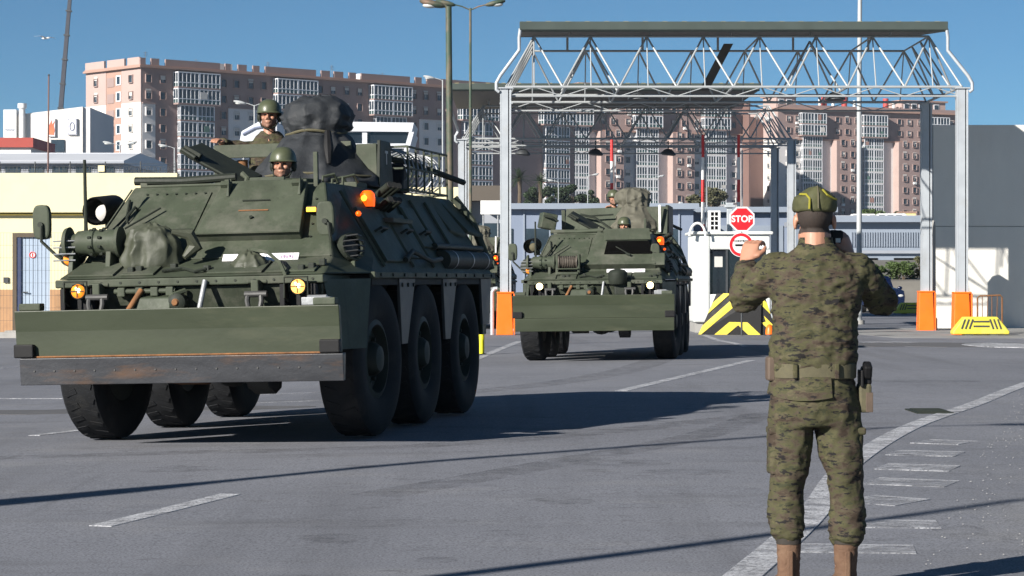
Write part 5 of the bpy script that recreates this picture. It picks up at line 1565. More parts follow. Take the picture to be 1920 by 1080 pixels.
        m = MB(); f = [glacis(.10, 1.60, .114), glacis(.86, 1.60, .112), glacis(.80, 1.82, .091), glacis(.13, 1.82, .091)]
        m.add(f + [p + Vector((0, .05, -.03)) for p in f], [(0, 1, 2, 3), (0, 4, 5, 1), (1, 5, 6, 2), (2, 6, 7, 3), (3, 7, 4, 0)]); P(m, 'open_window', 'dark', hd, 0)
        m = MB(); f = [glacis(.08, 1.83, .10), glacis(.82, 1.83, .10), glacis(.80, 1.90, .22), glacis(.10, 1.90, .22)]
        m.add(f + [p + Vector((0, .0, .025)) for p in f], [(0, 1, 2, 3), (7, 6, 5, 4), (0, 4, 5, 1), (1, 5, 6, 2), (2, 6, 7, 3), (3, 7, 4, 0)]); P(m, 'raised_shutter', 'army2', hd, .004)
        m = MB(); m.tube([glacis(.28, 1.70, .13), glacis(.48, 1.58, .14)], .008, 5); m.tube([glacis(.45, 1.585, .135), glacis(.52, 1.56, .135)], .02, 6); P(m, 'wiper', 'armydark', hd, 0)
        m = MB(); m.box(glacis(.96, 1.52, .06), (.2, .12, .22), (R(-30), 0, 0)); P(m, 'side_box', 'army', bevel=.01)
    # left plate details
    m = MB(); f = [glacis(-.78, 1.47, .012), glacis(-.2, 1.47, .012), glacis(-.12, 1.94, .012), glacis(-.66, 1.94, .012)]
    m.add(f + [p - Vector((0, -.012, .012)) for p in f], [(0, 1, 2, 3), (0, 4, 5, 1), (1, 5, 6, 2), (2, 6, 7, 3), (3, 7, 4, 0)]); P(m, 'access_plate', 'army', bevel=.004)
    for k in range(7):
        for a_, b_ in ((glacis(-.76 + k * .085, 1.485, .012), 0), (glacis(-.65 + k * .08, 1.925, .012), 0)):
            m = MB(); m.cyl(a_, a_ + Vector((0, -.008, .008)), .009, n=6); P(m, 'bolt', 'armydark', bevel=0)
    for z_ in (1.56, 1.66, 1.76, 1.86):
        m = MB(); a_ = glacis(.80 - (z_ - 1.4) * .1, z_, .002); m.cyl(a_, a_ + Vector((0, -.008, .008)), .009, n=6); P(m, 'bolt', 'armydark', bevel=0)
    for k in range(14):
        m = MB(); x_ = -.98 + k * .15; m.cyl((x_, -1.095, 1.236), (x_, -1.087, 1.236), .010, n=6); P(m, 'bolt', 'armydark', bevel=0)
    for (x0_, z0_), (x1_, z1_) in (((-.96, 1.41), (.98, 1.41)), ((-.16, 1.42), (-.06, 1.97)), ((-1.0, 1.42), (-.80, 1.98))):
        m = MB(); m.tube([glacis(x0_, z0_, .004), glacis(x1_, z1_, .004)], .007, 5); P(m, 'weld_seam', 'army2', bevel=0)
    m = MB(); m.tube([glacis(-.9, 1.45, .02), glacis(-.84, 1.62, .03), glacis(-.76, 1.75, .02), glacis(-.78, 1.88, .02)], .010, 6); P(m, 'lamp_cable', 'armydark', bevel=0)
    m = MB(); m.tube([(-.25, -.95, 1.32), (-.1, -.9, 1.34), (.02, -.98, 1.31), (.1, -.95, 1.33)], .012, 6); P(m, 'hose', 'armydark', bevel=0)
    m = MB(); m.tube([glacis(-.68, 1.80, .015), glacis(-.70, 1.80, .05), glacis(-.74, 1.72, .05), glacis(-.74, 1.70, .015)], .012, 6); P(m, 'grab_handle', 'armydark', bevel=0)
    m = MB(); m.tube([glacis(-.72, 1.62, .06), glacis(-.48, 1.78, .06)], .008, 6); P(m, 'stowed_rod', 'armydark', bevel=0)
    # ---- winch drum on the left of the foredeck
    m = MB(); yy, zz = -.70, 1.555
    m.lathe([(.02, -1.10), (.115, -1.10), (.125, -1.07), (.07, -1.06), (.07, -1.02), (.09, -1.0), (.095, -.92), (.105, -.9), (.105, -.86), (.095, -.85), (.098, -.69), (.12, -.68), (.12, -.655), (.05, -.65)], (0, yy, zz), (1, 0, 0), 24); dr = P(m, 'winch_drum', 'army', bevel=0)
    for k in range(9):
        for x in (-.88, -.80):
            a = 2 * math.pi * k / 9; m = MB(); m.cyl((x - .012, yy + .105 * math.cos(a), zz + .105 * math.sin(a)), (x + .012, yy + .105 * math.cos(a), zz + .105 * math.sin(a)), .012, n=6); P(m, 'bolt', 'armydark', dr, 0)
    for x in (-1.04, -.74):
        m = MB(); m.prism([(yy - .1, 1.30), (yy + .12, 1.38), (yy + .06, zz - .06), (yy - .06, zz - .06)], 0, x - .02, x + .02); P(m, 'drum_bracket', 'army', dr)
    if v2:
        m = MB(); m.lathe([(.12, -.60), (.12, -.58), (.085, -.575)] + [(.092 + .012 * (k % 2), -.57 + .014 * k) for k in range(17)] + [(.085, -.325), (.12, -.32), (.12, -.30)], (0, yy, zz), (1, 0, 0), 22); P(m, 'cable_spool', pm('wire rope', (.10, .085, .07), .3, 20, .6, .3) , bevel=0)
        for x in (-.62, -.28):
            m = MB(); m.b2((x - .02, yy - .09, 1.32), (x + .02, yy + .1, zz + .12)); P(m, 'spool_frame', 'army', bevel=.006)
        m = MB(); m.b2((-.62, yy - .12, 1.36), (-.28, yy - .07, 1.40)); m.b2((-.62, yy - .12, 1.44), (-.28, yy - .07, 1.46)); P(m, 'spool_rail', 'army', bevel=.006)
    else:
        c = cloth('winch_cover', M['canvas'], t, [(.235, 1.32), (.24, 1.44), (.22, 1.56), (.17, 1.64), (.07, 1.685), (.005, 1.69)], -.42, -.68, .62, 1.7, 4, .18, 22)
        m = MB(); m.tube([(-.2, -.84, 1.62), (-.08, -.78, 1.60), (-.05, -.74, 1.50), (-.12, -.8, 1.42)], [.02, .05, .06, .02], 8); P(m, 'cover_flap', 'canvas', bevel=0)
    # radiator guard / round grille at the outer left corner
    m = MB(); m.lathe([(.12, 0), (.13, -.05), (.12, -.10), (.10, -.11)], (-1.12, -.62, 1.50), (-.5, -.8, .1), 18); k = P(m, 'corner_lamp', 'armydark', bevel=0)
    m = MB(); m.lathe([(.05, -.11), (.03, -.125), (.001, -.13)], (-1.12, -.62, 1.44), (-.5, 1, .1), 12); P(m, 'side_light', 'amberdim', k, 0)
    for q in range(4):
        m = MB(); m.tube([(-1.2 + .0 * q, -.72, 1.42 + q * .05), (-1.1, -.80, 1.42 + q * .05), (-1.0, -.78, 1.42 + q * .05)], .006, 5); P(m, 'lamp_cage', 'greysteel', k, 0)
    # ---- mirrors
    for s, (mx, my, mz) in ((-1, (-1.335, -.6, 1.725)), (1, (.90, -.42, 1.70))):
        m = MB(); pts = []
        for i in range(24):
            a = 2 * math.pi * i / 24; cx_, sx_ = math.cos(a), math.sin(a)
            pts.append((mx + .072 * math.copysign(abs(cx_) ** .55, cx_), mz + .135 * math.copysign(abs(sx_) ** .55, sx_)))
        m.prism(pts, 1, my - .03, my + .03); mi = P(m, 'mirror', 'army2', bevel=.015)
        m = MB(); m.cyl((mx, my - .05, mz - .02), (mx, my - .028, mz - .02), .022, n=8); P(m, 'mirror_clamp', 'armydark', mi, 0)
        m = MB()
        if s < 0: m.tube([(mx + .01, my - .045, mz - .03), (mx + .01, my - .05, mz - .15), (mx + .12, my - .03, mz - .26), (-1.05, -.7, 1.37)], .014, 6)
        else: m.tube([(mx + .03, my - .045, mz - .03), (mx + .05, my - .05, mz - .17), (mx + .05, my + .0, mz - .27), (1.0, -.5, 1.38)], .014, 6)
        P(m, 'mirror_arm', 'armydark', mi, 0)
    # ---- whip antenna, right post, light at the post, lamp cage on the right side
    m = MB(); m.tube([(-.97, -.62, 1.45), (-.97, -.62, 1.68), (-.97, -.62, 2.2)], [.03, .016, .013], 8); P(m, 'antenna', 'armydark', bevel=0)
    m = MB(); m.b2((.70, -.03, 1.62), (.735, .01, 2.24)); P(m, 'cutter_post', 'army2', bevel=.004)
    m = MB(); m.box(glacis(.76, 1.74, .05), (.085, .05, .045), (R(-20), 0, 0)); k = P(m, 'indicator', 'armydark', bevel=.005)
    m = MB(); m.box(glacis(.76, 1.74, .05) + Vector((0, -.03, 0)), (.075, .015, .034)); P(m, 'indicator_lens', 'ambercore', k, .004)
    m = MB(); m.ell(side_pt(.15, 1.72, .06), (.022, .03, .022)); P(m, 'marker_light', 'amberlit', bevel=0)
    c = Vector((1.075, -.36, 1.47)); ax_ = Vector((-.80, .55, -.25)).normalized()
    m = MB(); m.lathe([(.10, .10), (.115, .02), (.11, -.04), (.09, -.04), (.08, .02)], c, ax_, 20); k = P(m, 'side_lamp', 'armydark', bevel=0)
    m = MB(); m.lathe([(.085, -.0), (.05, -.02), (.005, -.03)], c, ax_, 16); P(m, 'lamp_glass', 'skirt', k, 0)
    for q in range(5):
        m = MB(); d = ax_.cross(Vector((0, 0, 1))).normalized(); z_ = -.08 + q * .04; w_ = .11 * math.sqrt(max(.05, 1 - (z_ / .115) ** 2))
        m.tube([c + d * -w_ - ax_ * .04 + Vector((0, 0, z_)), c - ax_ * .085 + Vector((0, 0, z_)), c + d * w_ - ax_ * .04 + Vector((0, 0, z_))], .007, 5); P(m, 'cage_bar', 'skirt', k, 0)
    m = MB(); m.box(c + Vector((.0, -.02, -.15)), (.12, .02, .10), (0, 0, -.6)); P(m, 'lamp_bracket', 'army2', k, .004)
    # ---- roof edge: rolled rail on the left, rim strips
    m = MB(); m.tube([(-.80, .06, 2.055), (-.4, .05, 2.045), (.04, .06, 2.065)], .034, 10); P(m, 'rolled_rail', 'armydark' if not v2 else 'army2', bevel=0)
    for x in (-.72, -.4, -.02):
        m = MB(); m.b2((x - .03, .03, 1.998), (x + .03, .1, 2.05)); P(m, 'rail_clamp', 'army2', bevel=.006)
    m = MB(); m.b2((-.74, .0, 1.998), (.02, .025, 2.018)); P(m, 'roof_lip', 'army2')
    m = MB(); m.b2((.13, .12, 1.998), (.42, .16, 2.06)); P(m, 'hatch_coaming', 'army2', bevel=.008)
    m = MB(); m.lathe([(.30, 0), (.31, .05), (.27, .055), (.26, .0)], (.30, .5, 1.998), (0, 0, 1), 28); P(m, 'driver_hatch_ring', 'army2', bevel=0)
    m = MB(); m.lathe([(.255, 0), (.255, .006)], (.30, .5, 2.0), (0, 0, 1), 24); P(m, 'hatch_well', 'dark', bevel=0)
    # open hatch lid leaning up on the left of the driver
    m = MB(); m.box((-.29, .72, 2.21), (.60, .46, .024), (R(12), R(29), 0)); lid = P(m, 'hatch_lid', 'armydark', bevel=.01)
    m = MB(); m.box((-.277, .70, 2.187), (.5, .40, .026), (R(12), R(29), 0)); P(m, 'lid_padding', 'black', lid, .01)
    m = MB(); m.tube([(-.05, .6, 2.0), (-.03, .6, 2.08), (-.08, .62, 2.12)], .025, 8); P(m, 'lid_hinge', 'army2', lid, 0)
    m = MB(); m.box((-.46, .5, 2.30), (.16, .05, .05), (0, R(29), 0)); m.cyl((-.55, .48, 2.33), (-.42, .46, 2.25), .02); P(m, 'lid_latch', 'armydark', lid, .006)
    # ---- intake / lamp tube at the left shoulder
    m = MB(); cc = Vector((-1.12, .1, 1.83)); ax = Vector((.12, 1, .08))
    m.lathe([(.105, -.1), (.115, -.08), (.115, .25), (.09, .3), (.09, -.02), (.095, -.08)], cc, ax, 22, cap=False); k = P(m, 'side_tube', 'black', bevel=0)
    m = MB(); m.lathe([(.07, .0), (.066, -.03), (.04, -.05), (.003, -.055)], cc + Vector((.04, 0, -.02)), ax, 18); P(m, 'tube_lamp', 'blind' if not v2 else 'strap', k, 0)
    m = MB(); m.b2((-1.08, .1, 1.68), (-1.0, .3, 1.76)); P(m, 'tube_bracket', 'army', k)
    # ---- side fittings on the right: plates, vision block, beacon, grenade launchers, exhaust, open rear panels
    def side_plate(y0, y1, z0, z1, name, mat, th=.02, par=None):
        m = MB(); f = [side_pt(y0, z0, th), side_pt(y1, z0, th), side_pt(y1, z1, th), side_pt(y0, z1, th)]; b_ = [side_pt(y0, z0, -.01), side_pt(y1, z0, -.01), side_pt(y1, z1, -.01), side_pt(y0, z1, -.01)]
        m.add(f + b_, [(0, 1, 2, 3), (0, 4, 5, 1), (1, 5, 6, 2), (2, 6, 7, 3), (3, 7, 4, 0)]); return P(m, name, mat, par, .005)
    side_plate(.35, 1.15, 1.36, 1.80, 'side_door', 'army', .03)
    side_plate(1.3, 1.95, 1.40, 1.78, 'side_plate', 'army2', .02)
    side_plate(2.05, 2.5, 1.5, 1.85, 'side_plate', 'army2', .025)
    for y in (.2, 1.22, 2.0, 2.6, 3.2):
        m = MB(); m.tube([side_pt(y, 1.32, .015), side_pt(y, 1.93, .015)], .014, 6); P(m, 'side_rib', 'army2', bevel=0)
    for y in (.5, 1.4, 2.1):
        m = MB(); m.tube([side_pt(y, 1.6, .03), side_pt(y, 1.6, .09), side_pt(y + .22, 1.6, .09), side_pt(y + .22, 1.6, .03)], .012, 6); P(m, 'grab_handle', 'armydark', bevel=0)
    m = MB(); m.tube([side_pt(.9, 1.36, .05), side_pt(1.2, 1.42, .08), side_pt(1.7, 1.34, .08), side_pt(2.3, 1.38, .05)], .022, 8); P(m, 'tow_cable', 'armydark', bevel=0)
    bp = Vector((.90, .9, 1.885))
    m = MB(); m.cyl(bp - Vector((0, 0, .11)), bp - Vector((0, 0, .055)), .05); k = P(m, 'beacon_base', 'armydark', bevel=0)
    m = MB(); m.lathe([(.06, -.055), (.065, .0), (.06, .05), (.035, .075), (.003, .08)], bp, (0, 0, 1), 18); P(m, 'beacon_dome', 'amberlit', k, 0)
    m = MB(); m.ell(bp + Vector((-.012, -.045, .012)), (.032, .028, .03), 12, 8); P(m, 'beacon_core', 'ambercore', k, 0)
    for q in range(6):
        y = 1.15 + .16 * (q // 2); z_ = 1.82 + .12 * (q % 2)
        a = Vector((.93 + .0 * q, y, z_)); m = MB(); m.cyl(a, a + Vector((.12, -.09, .07)), .032, n=12); k = P(m, 'smoke_launcher', 'armydark', bevel=0)
        m = MB(); m.cyl(a + Vector((.118, -.0885, .069)), a + Vector((.130, -.098, .076)), .027, n=12); P(m, 'launcher_cap', 'under', k, 0)
    m = MB(); m.b2((.92, 1.05, 1.70), (1.08, 1.75, 1.74)); P(m, 'launcher_shelf', 'army2', bevel=.006)
    m = MB(); m.cyl((1.16, 2.5, 1.40), (1.16, 4.4, 1.40), .085, n=18); k = P(m, 'exhaust_muffler', 'armydark', bevel=0)
    m = MB(); m.cyl((1.12, 2.4, 1.52), (1.12, 4.45, 1.52), .03); P(m, 'side_rail', 'armydark', bevel=0)
    for y in (2.8, 3.5, 4.2):
        m = MB(); m.lathe([(.092, -.02), (.092, .02)], (1.16, y, 1.40), (0, 1, 0), 18, cap=False); P(m, 'muffler_band', 'greysteel', k, 0)
    for y0, y1, tip in ((3.55, 3.95, 1.0), (4.05, 4.5, 1.06)):
        m = MB(); m.add([(.80, y0, 1.98), (.82, y1, 1.98), (tip + .06, y1 + .08, 1.62), (tip - .02, y0 + .1, 1.66), (.78, y0, 2.01), (.80, y1, 2.01), (tip + .06, y1 + .08, 1.66), (tip, y0 + .1, 1.69)], [(0, 1, 2, 3), (4, 7, 6, 5), (0, 4, 5, 1), (1, 5, 6, 2), (2, 6, 7, 3), (3, 7, 4, 0)]); P(m, 'rear_flap', 'army2', bevel=.01)
    m = MB(); m.tube([(.86, 4.48, 2.02), (1.02, 4.52, 1.8), (1.2, 4.52, 1.32)], .04, 8); P(m, 'rear_frame', 'army2', bevel=0)
    for s in (-1, 1):
        m = MB(); m.lathe([(.055, .0), (.05, .1)], (s * .95, 4.5, 1.5), (0, 1, 0), 14); P(m, 'tail_lamp', 'armydark', bevel=0)
    m = MB(); m.b2((-.7, 4.46, .8), (.7, 4.5, 1.9)); P(m, 'rear_ramp', 'army', bevel=.01)
    # ---- turret shield
    y0, y1, xl, xr = 1.75, 2.12, -.68, .80
    if not v2:
        m = MB(); m.b2((xl, y0, 2.315), (.55, y0 + .03, 2.43)); ts = P(m, 'shield_front', 'army2', bevel=.006)
        m = MB(); m.b2((xl, y0 + .001, 1.99), (xl + .09, y0 + .03, 2.314)); P(m, 'shield_post', 'army2', ts)
        m = MB(); m.b2((-.12, y0 + .001, 1.99), (.5, y0 + .03, 2.314)); P(m, 'shield_panel', 'army2', ts)
        m = MB(); m.prism([(y0, 2.43), (y1, 2.43), (y1 + .1, 1.99), (y0 - .05, 1.99)], 0, xr - .02, xr + .01); sp_ = P(m, 'shield_side', 'armydark', ts)
        m = MB(); m.b2((.60, y0 - .02, 1.99), (xr - .02, y0 + .02, 2.40)); P(m, 'shield_corner', 'army2', ts)
        tm = text_mesh('T', .16, .002, .004); l = obj('painted_mark', tm, M['blind'], sp_); l.location = (xr + .013, y0 + .2, 2.28); l.rotation_euler = (R(90), 0, R(90))
        m = MB(); m.cyl((-.45, y0 + .1, 2.0), (-.45, y0 + .1, 2.3), .045); P(m, 'inner_lamp', 'orangered' if False else 'rust', ts, 0)
    else:
        m = MB(); m.add([(-.72, 1.5, 2.02), (.98, 1.5, 2.02), (.99, 1.62, 2.48), (-.70, 1.62, 2.46), (-.72, 1.54, 2.02), (.98, 1.54, 2.02), (.99, 1.66, 2.48), (-.70, 1.66, 2.46)], [(0, 1, 2, 3), (4, 7, 6, 5), (0, 4, 5, 1), (1, 5, 6, 2), (2, 6, 7, 3), (3, 7, 4, 0)]); ts = P(m, 'shield_front', 'army2', bevel=.008)
        m = MB(); m.b2((.95, 1.62, 2.02), (1.0, 2.9, 2.5)); P(m, 'shield_side', 'armydark', ts)
        m = MB(); m.b2((-.78, 1.6, 2.02), (-.72, 2.9, 2.44)); P(m, 'shield_side', 'army', ts)
        m = MB(); m.b2((.84, 1.46, 2.05), (.88, 1.5, 2.5)); P(m, 'white_strip', 'white', ts)
        m = MB(); m.tube([(-.45, 1.44, 2.36), (-.2, 1.42, 2.3), (.05, 1.38, 2.12)], .02, 6); m.tube([(-.35, 1.44, 2.33), (.1, 1.44, 2.35)], .014, 6); P(m, 'gun_cradle', 'armydark', ts, 0)
        m = MB(); m.box((-.98, 1.3, 2.25), (.26, .3, .26), (0, .2, .3)); P(m, 'stowage_box', 'army', bevel=.02)
        m = MB(); m.tube([(-1.02, 1.1, 2.34), (-.85, 1.06, 2.30), (-.78, 1.06, 2.24)], .02, 6); P(m, 'stowage_strap', 'armydark', bevel=0)
    m = MB(); m.lathe([(.52, 0), (.54, .08), (.46, .09)], (.15, 2.3, 1.999), (0, 0, 1), 30); P(m, 'turret_ring', 'armydark', bevel=0)
    # ---- covered weapon
    if not v2:
        cloth('weapon_cover', M['tarpgrey'], t, [(.62, 2.03), (.58, 2.12), (.49, 2.25), (.37, 2.38), (.28, 2.47), (.25, 2.52), (.29, 2.57), (.315, 2.66), (.28, 2.76), (.15, 2.835), (.01, 2.845)], .20, 1.85, 1.0, .6, 7, .115, 26, (.0, .15))
        m = MB(); m.tube([(.40, 1.55, 2.50), (.43, 1.45, 2.35), (.44, 1.42, 2.22)], [.03, .045, .02], 8); P(m, 'cover_strap', 'black', bevel=0)
        for z_, r_ in ((2.515, .262), (2.13, .60)):
            m = MB(); m.tube([(.20 + r_ * math.cos(a), 1.85 + .07 + r_ * math.sin(a), z_ + .015 * math.sin(3 * a)) for a in [i * math.pi / 14 for i in range(29)]], .012, 6); P(m, 'cover_rope', 'strap', bevel=0)
    else:
        cloth('weapon_cover', M['tarpolive'], t, [(.46, 2.06), (.44, 2.16), (.36, 2.32), (.27, 2.46), (.26, 2.52), (.30, 2.60), (.29, 2.70), (.22, 2.77), (.08, 2.80), (.01, 2.80)], .43, 1.75, 1.05, 2.4, 9, .15, 30, (-.04, .15))
    # ---- roof basket with wire at the rear right
    bx0, bx1, by0, by1, bz0, bz1 = .42, .92, 2.3, 3.9, 2.02, 2.40
    m = MB()
    for z_ in (bz0, (bz0 + bz1) / 2, bz1):
        m.tube([(bx0, by0, z_), (bx1, by0, z_), (bx1, by1, z_), (bx0, by1, z_), (bx0, by0, z_)], .011, 5)
    bk = P(m, 'roof_basket', 'army2', bevel=0)
    for x in (bx0, .58, .75, bx1):
        for y in (by0, by1):
            m = MB(); m.cyl((x, y, bz0 - .03), (x, y, bz1), .010, n=5); P(m, 'basket_bar', 'army2', bk, 0)
    for y in (2.62, 2.94, 3.26, 3.58):
        for x in (bx0, bx1):
            m = MB(); m.cyl((x, y, bz0), (x, y, bz1), .010, n=5); P(m, 'basket_bar', 'army2', bk, 0)
    m = MB(); pts = []
    for i in range(150):
        a = i * .42; u = i / 149
        pts.append((.68 + .2 * math.cos(a), 2.4 + 1.6 * u, 2.22 + .18 * math.sin(a)))
    m.tube(pts, .007, 5); P(m, 'wire_coil', 'greysteel', bk, 0)
    m = MB(); m.tube([(.5, 2.9, 2.35), (.75, 3.1, 2.30), (1.08, 3.9, 2.14)], .028, 8); P(m, 'stowed_pole', 'armydark', bevel=0)
    m = MB(); m.prism([(2.4, 2.0), (2.7, 2.0), (2.62, 2.2), (2.5, 2.28)], 0, .70, .84); P(m, 'roof_bag', 'black', bevel=.03)
    for i_, (x, y, sx_, sy_, sz_) in enumerate(((-.5, 3.4, .5, .6, .2), (-.05, 3.7, .4, .5, .26), (-.55, 2.2, .2, .5, .14))):
        m = MB(); m.b2((x - sx_ / 2, y - sy_ / 2, 2.0), (x + sx_ / 2, y + sy_ / 2, 2.0 + sz_)); P(m, 'roof_box', 'army2' if i_ else 'canvas', bevel=.03)
    for x, y in ((.62, .55), (.72, .8), (.55, 1.1), (-.5, .4)):
        m = MB(); m.tube([(x, y, 2.0), (x, y, 2.07), (x + .08, y + .05, 2.09), (x + .1, y + .1, 2.03)], .014, 6); P(m, 'roof_fitting', 'army2', bevel=0)
    m = MB(); m.b2((.45, 1.15, 2.0), (.75, 1.5, 2.05)); P(m, 'periscope', 'army2', bevel=.01)
    return t

V1X, V1Y, V1A = -2.2, 19.45, 10.8
V2X, V2Y, V2A = 1.43, 39.1, 7.0
va = vehicle('dark green six-wheeled armoured vehicle with a steel-edged dozer blade, nearest, at left', (V1X, V1Y, .054), R(-V1A), -.022)
vb_ = vehicle('green armoured vehicle with an all-green blade and open driver window, under the gate', (V2X, V2Y, .03), R(-V2A), -.012, True)
vc = copy_tree(vb_)
vc['label'] = 'third armoured vehicle mostly hidden between the near vehicle and the gate column'
vc.location = (at(862, 0, 66).x, 66.0, 0)
vc.rotation_euler = (0, 0, R(-4))

# ================================================================== PEOPLE
def xf(mb, mat, start=0):
    for i in range(start, len(mb.v)):
        mb.v[i] = tuple(mat @ Vector(mb.v[i]))

def add_head(mb, mat, neck=.16):
    """head facing -y, eyes at z = 0, then moved by mat"""
    s = len(mb.v)
    mb.ell((0, .015, .03), (.075, .093, .087), 24, 16)
    mb.ell((0, -.015, -.045), (.060, .072, .070), 20, 14)
    mb.ell((0, -.030, -.078), (.047, .052, .036), 16, 10)
    mb.ell((0, -.070, -.098), (.020, .018, .016), 12, 8)
    mb.tube([(0, -.080, .018), (0, -.094, -.012), (0, -.106, -.034)], [.008, .011, .014], 8)
    for sx in (-1, 1):
        mb.ell((sx * .011, -.093, -.037), (.009, .010, .008), 8, 6)
        mb.ell((sx * .029, -.074, .020), (.024, .013, .008), 10, 6)
        mb.ell((sx * .037, -.062, -.028), (.023, .022, .020), 10, 8)
        mb.ell((sx * .080, .012, -.008), (.010, .021, .032), 10, 8)
        mb.ell((sx * .052, -.005, -.065), (.016, .04, .035), 10, 8)
    mb.ell((0, -.082, -.059), (.025, .010, .006), 10, 6)
    mb.ell((0, -.080, -.070), (.021, .010, .006), 10, 6)
    mb.tube([(0, .020, -.05), (0, .028, -.12), (0, .035, -.12 - neck)], [.055, .054, .062], 16)
    xf(mb, mat, s)

def paint_head(me, inv, hair=None, beard=True):
    """material slots: 0 skin, 1 hair, 2 stubble, 3 eye"""
    for p in me.polygons:
        c = inv @ p.center
        if c.z < -.16 or c.length > .2: continue
        mi = 0
        if beard and c.z < -.040 and c.y < .005 and c.z > -.115 and not (abs(c.x) < .022 and -.070 < c.z < -.052):
            mi = 2
        for sx in (-1, 1):
            if ((c.x - sx * .029) / .015) ** 2 + ((c.z + .001) / .0075) ** 2 < 1 and c.y < -.04: mi = 3
            if ((c.x - sx * .030) / .024) ** 2 + ((c.z - .019) / .006) ** 2 < 1 and c.y < -.04: mi = 1
        if abs(c.x) < .02 and -.066 < c.z < -.063 and c.y < -.06: mi = 3
        if hair and hair(c): mi = 1
        p.material_index = mi

def fold_noise(scale, amp, st=(1, 1, 1.6), seed=0):
    def f(co):
        p = Vector((co.x * st[0], co.y * st[1], co.z * st[2])) * scale + Vector((seed, seed * 2, seed * 3))
        a = 1 - abs(noise.noise(p)) * 2
        b = 1 - abs(noise.noise(p * 2.1 + Vector((7, 1, 3)))) * 2
        return amp * (a * .7 + b * .35 - .45)
    return f

def ering(c, rx, ry, n=28, pw=.85):
    out = []
    for i in range(n):
        a = 2 * math.pi * i / n; cx, sx = math.cos(a), math.sin(a)
        out.append(Vector((c[0] + rx * math.copysign(abs(cx) ** pw, cx), c[1] + ry * math.copysign(abs(sx) ** pw, sx), c[2])))
    return out

def hand(mb, wrist, fwd, up, side, curl=1.0, spread=.0):
    """palm and five fingers; fwd = along the hand, up = away from the palm, side = +1/-1 for the thumb"""
    f = Vector(fwd).normalized(); u = Vector(up); u = (u - f * u.dot(f)).normalized(); l = f.cross(u) * side
    w = Vector(wrist)
    mb.tube([w - f * .02, w + f * .02, w + f * .055, w + f * .088], [(.026, .020), (.036, .017), (.042, .016), (.040, .013)], 14, ref=l)
    for k, (off, ln) in enumerate(((.030, .072), (.010, .080), (-.011, .075), (-.031, .058))):
        p = w + f * .085 + l * off
        pts = [p - f * .02, p]
        d = f + l * (off * spread * 8); d.normalize(); ang = 0
        for j, sg in enumerate((.45, .31, .24)):
            ang = (.45 + .42 * j) * curl
            dd = (d * math.cos(ang) - u * math.sin(ang)).normalized()
            p = p + dd * ln * sg; pts.append(p)
        mb.tube(pts, [.0095, .0095, .0090, .0082, .0066], 8)
        mb.ell(pts[-1], (.0066, .0066, .0066), 8, 6)
    p = w + f * .025 + l * .032
    mb.tube([p - l * .015, p + l * .012 + f * .015 - u * .006, p + l * .022 + f * .045 - u * .016 * curl, p + l * .016 + f * .070 - u * .026 * curl], [.014, .0135, .011, .0085], 8)
    mb.ell(p + l * .016 + f * .070 - u * .026 * curl, (.0085,) * 3, 8, 6)

# ------------------------------------------------------------------ the soldier standing at right, seen from behind
SY = F / 455.0; SX_ = (1530 - 960) / 455.0
so = thing('person', 'soldier in camouflage and yellow-piped cap standing with back turned, filming the vehicles', 'person', (SX_, SY, gz(SX_, SY)))
HM = Matrix.Translation((-.004, .015, 1.545)) @ Matrix.Rotation(R(176), 4, 'Z') @ Matrix.Rotation(R(4), 4, 'X')
b = MB(); add_head(b, HM, .12)
b.loft([ering((0, .01, z), rx, ry) for z, rx, ry in ((.80, .13, .09), (1.0, .13, .085), (1.2, .145, .09), (1.34, .15, .08), (1.40, .09, .07), (1.44, .055, .055))])
LA = [(-.155, .01, 1.345), (-.285, .12, 1.235), (-.262, .27, 1.365)]
RA = [(.155, .01, 1.345), (.290, .10, 1.220), (.168, .150, 1.385)]
for A_ in (LA, RA): b.tube(A_, [.045, .038, .027], 12)
for s in (-1, 1): b.tube([(s * .09, 0, .85), (s * .115, 0, .5), (s * .118, 0, .1)], [.07, .05, .04], 12)
hand(b, (-.262, .275, 1.375), (.28, .35, .8), (-.5, -.8, .4), 1, 1.35)
hand(b, (.163, .150, 1.396), (-.30, .10, .95), (.85, -.6, .25), -1, 1.2)
bm_ = remesh(b, .0048, 3)
inv = HM.inverted()
def hair_zone(c):
    return c.z > -.055 + .02 * (c.y < -.0) and c.y > -.012 - .25 * max(0, c.z - .03) and abs(c.x) < .0775 + .0 * c.z and not (abs(c.x) > .071 and -.045 < c.z < .03 and -.012 < c.y < .035) and c.z > -.055
paint_head(bm_, inv, hair_zone, False)
body = obj('body', bm_, [M['skin'], M['hair'], M['beard'], M['eye']], so)
# jacket
j = MB()
j.loft([ering((x, .0, z), rx, ry) for z, rx, ry, x in ((.905, .150, .112, -.01), (.935, .170, .127, -.012), (.985, .180, .133, -.012), (1.06, .176, .126, -.01), (1.16, .176, .120, -.004), (1.26, .190, .122, 0), (1.33, .188, .112, 0), (1.385, .150, .092, 0), (1.425, .092, .078, 0), (1.45, .074, .072, 0))])
for A_ in (LA, RA):
    p0, p1, p2 = [Vector(p) for p in A_]
    m0 = p0.lerp(p1, .5); m1 = p1.lerp(p2, .55)
    j.tube([p0 * .8 + Vector((0, 0, .27)), p0, m0, p1 - Vector((0, 0, .012)), m1, p2 - (p2 - p1) * .04], [.07, .078, .068, .066, .056, .044], 20)
jm = remesh(j, .0075, 6)
f1 = fold_noise(9, .013, (1.0, 1.0, 1.8), 1); f2 = fold_noise(26, .005, (1, 1, 1.4), 3)
displace(jm, lambda c: (f1(c) + f2(c)) * (1.0 if c.z < 1.40 else .3))
jk = obj('jacket', jm, M['camo'], so)
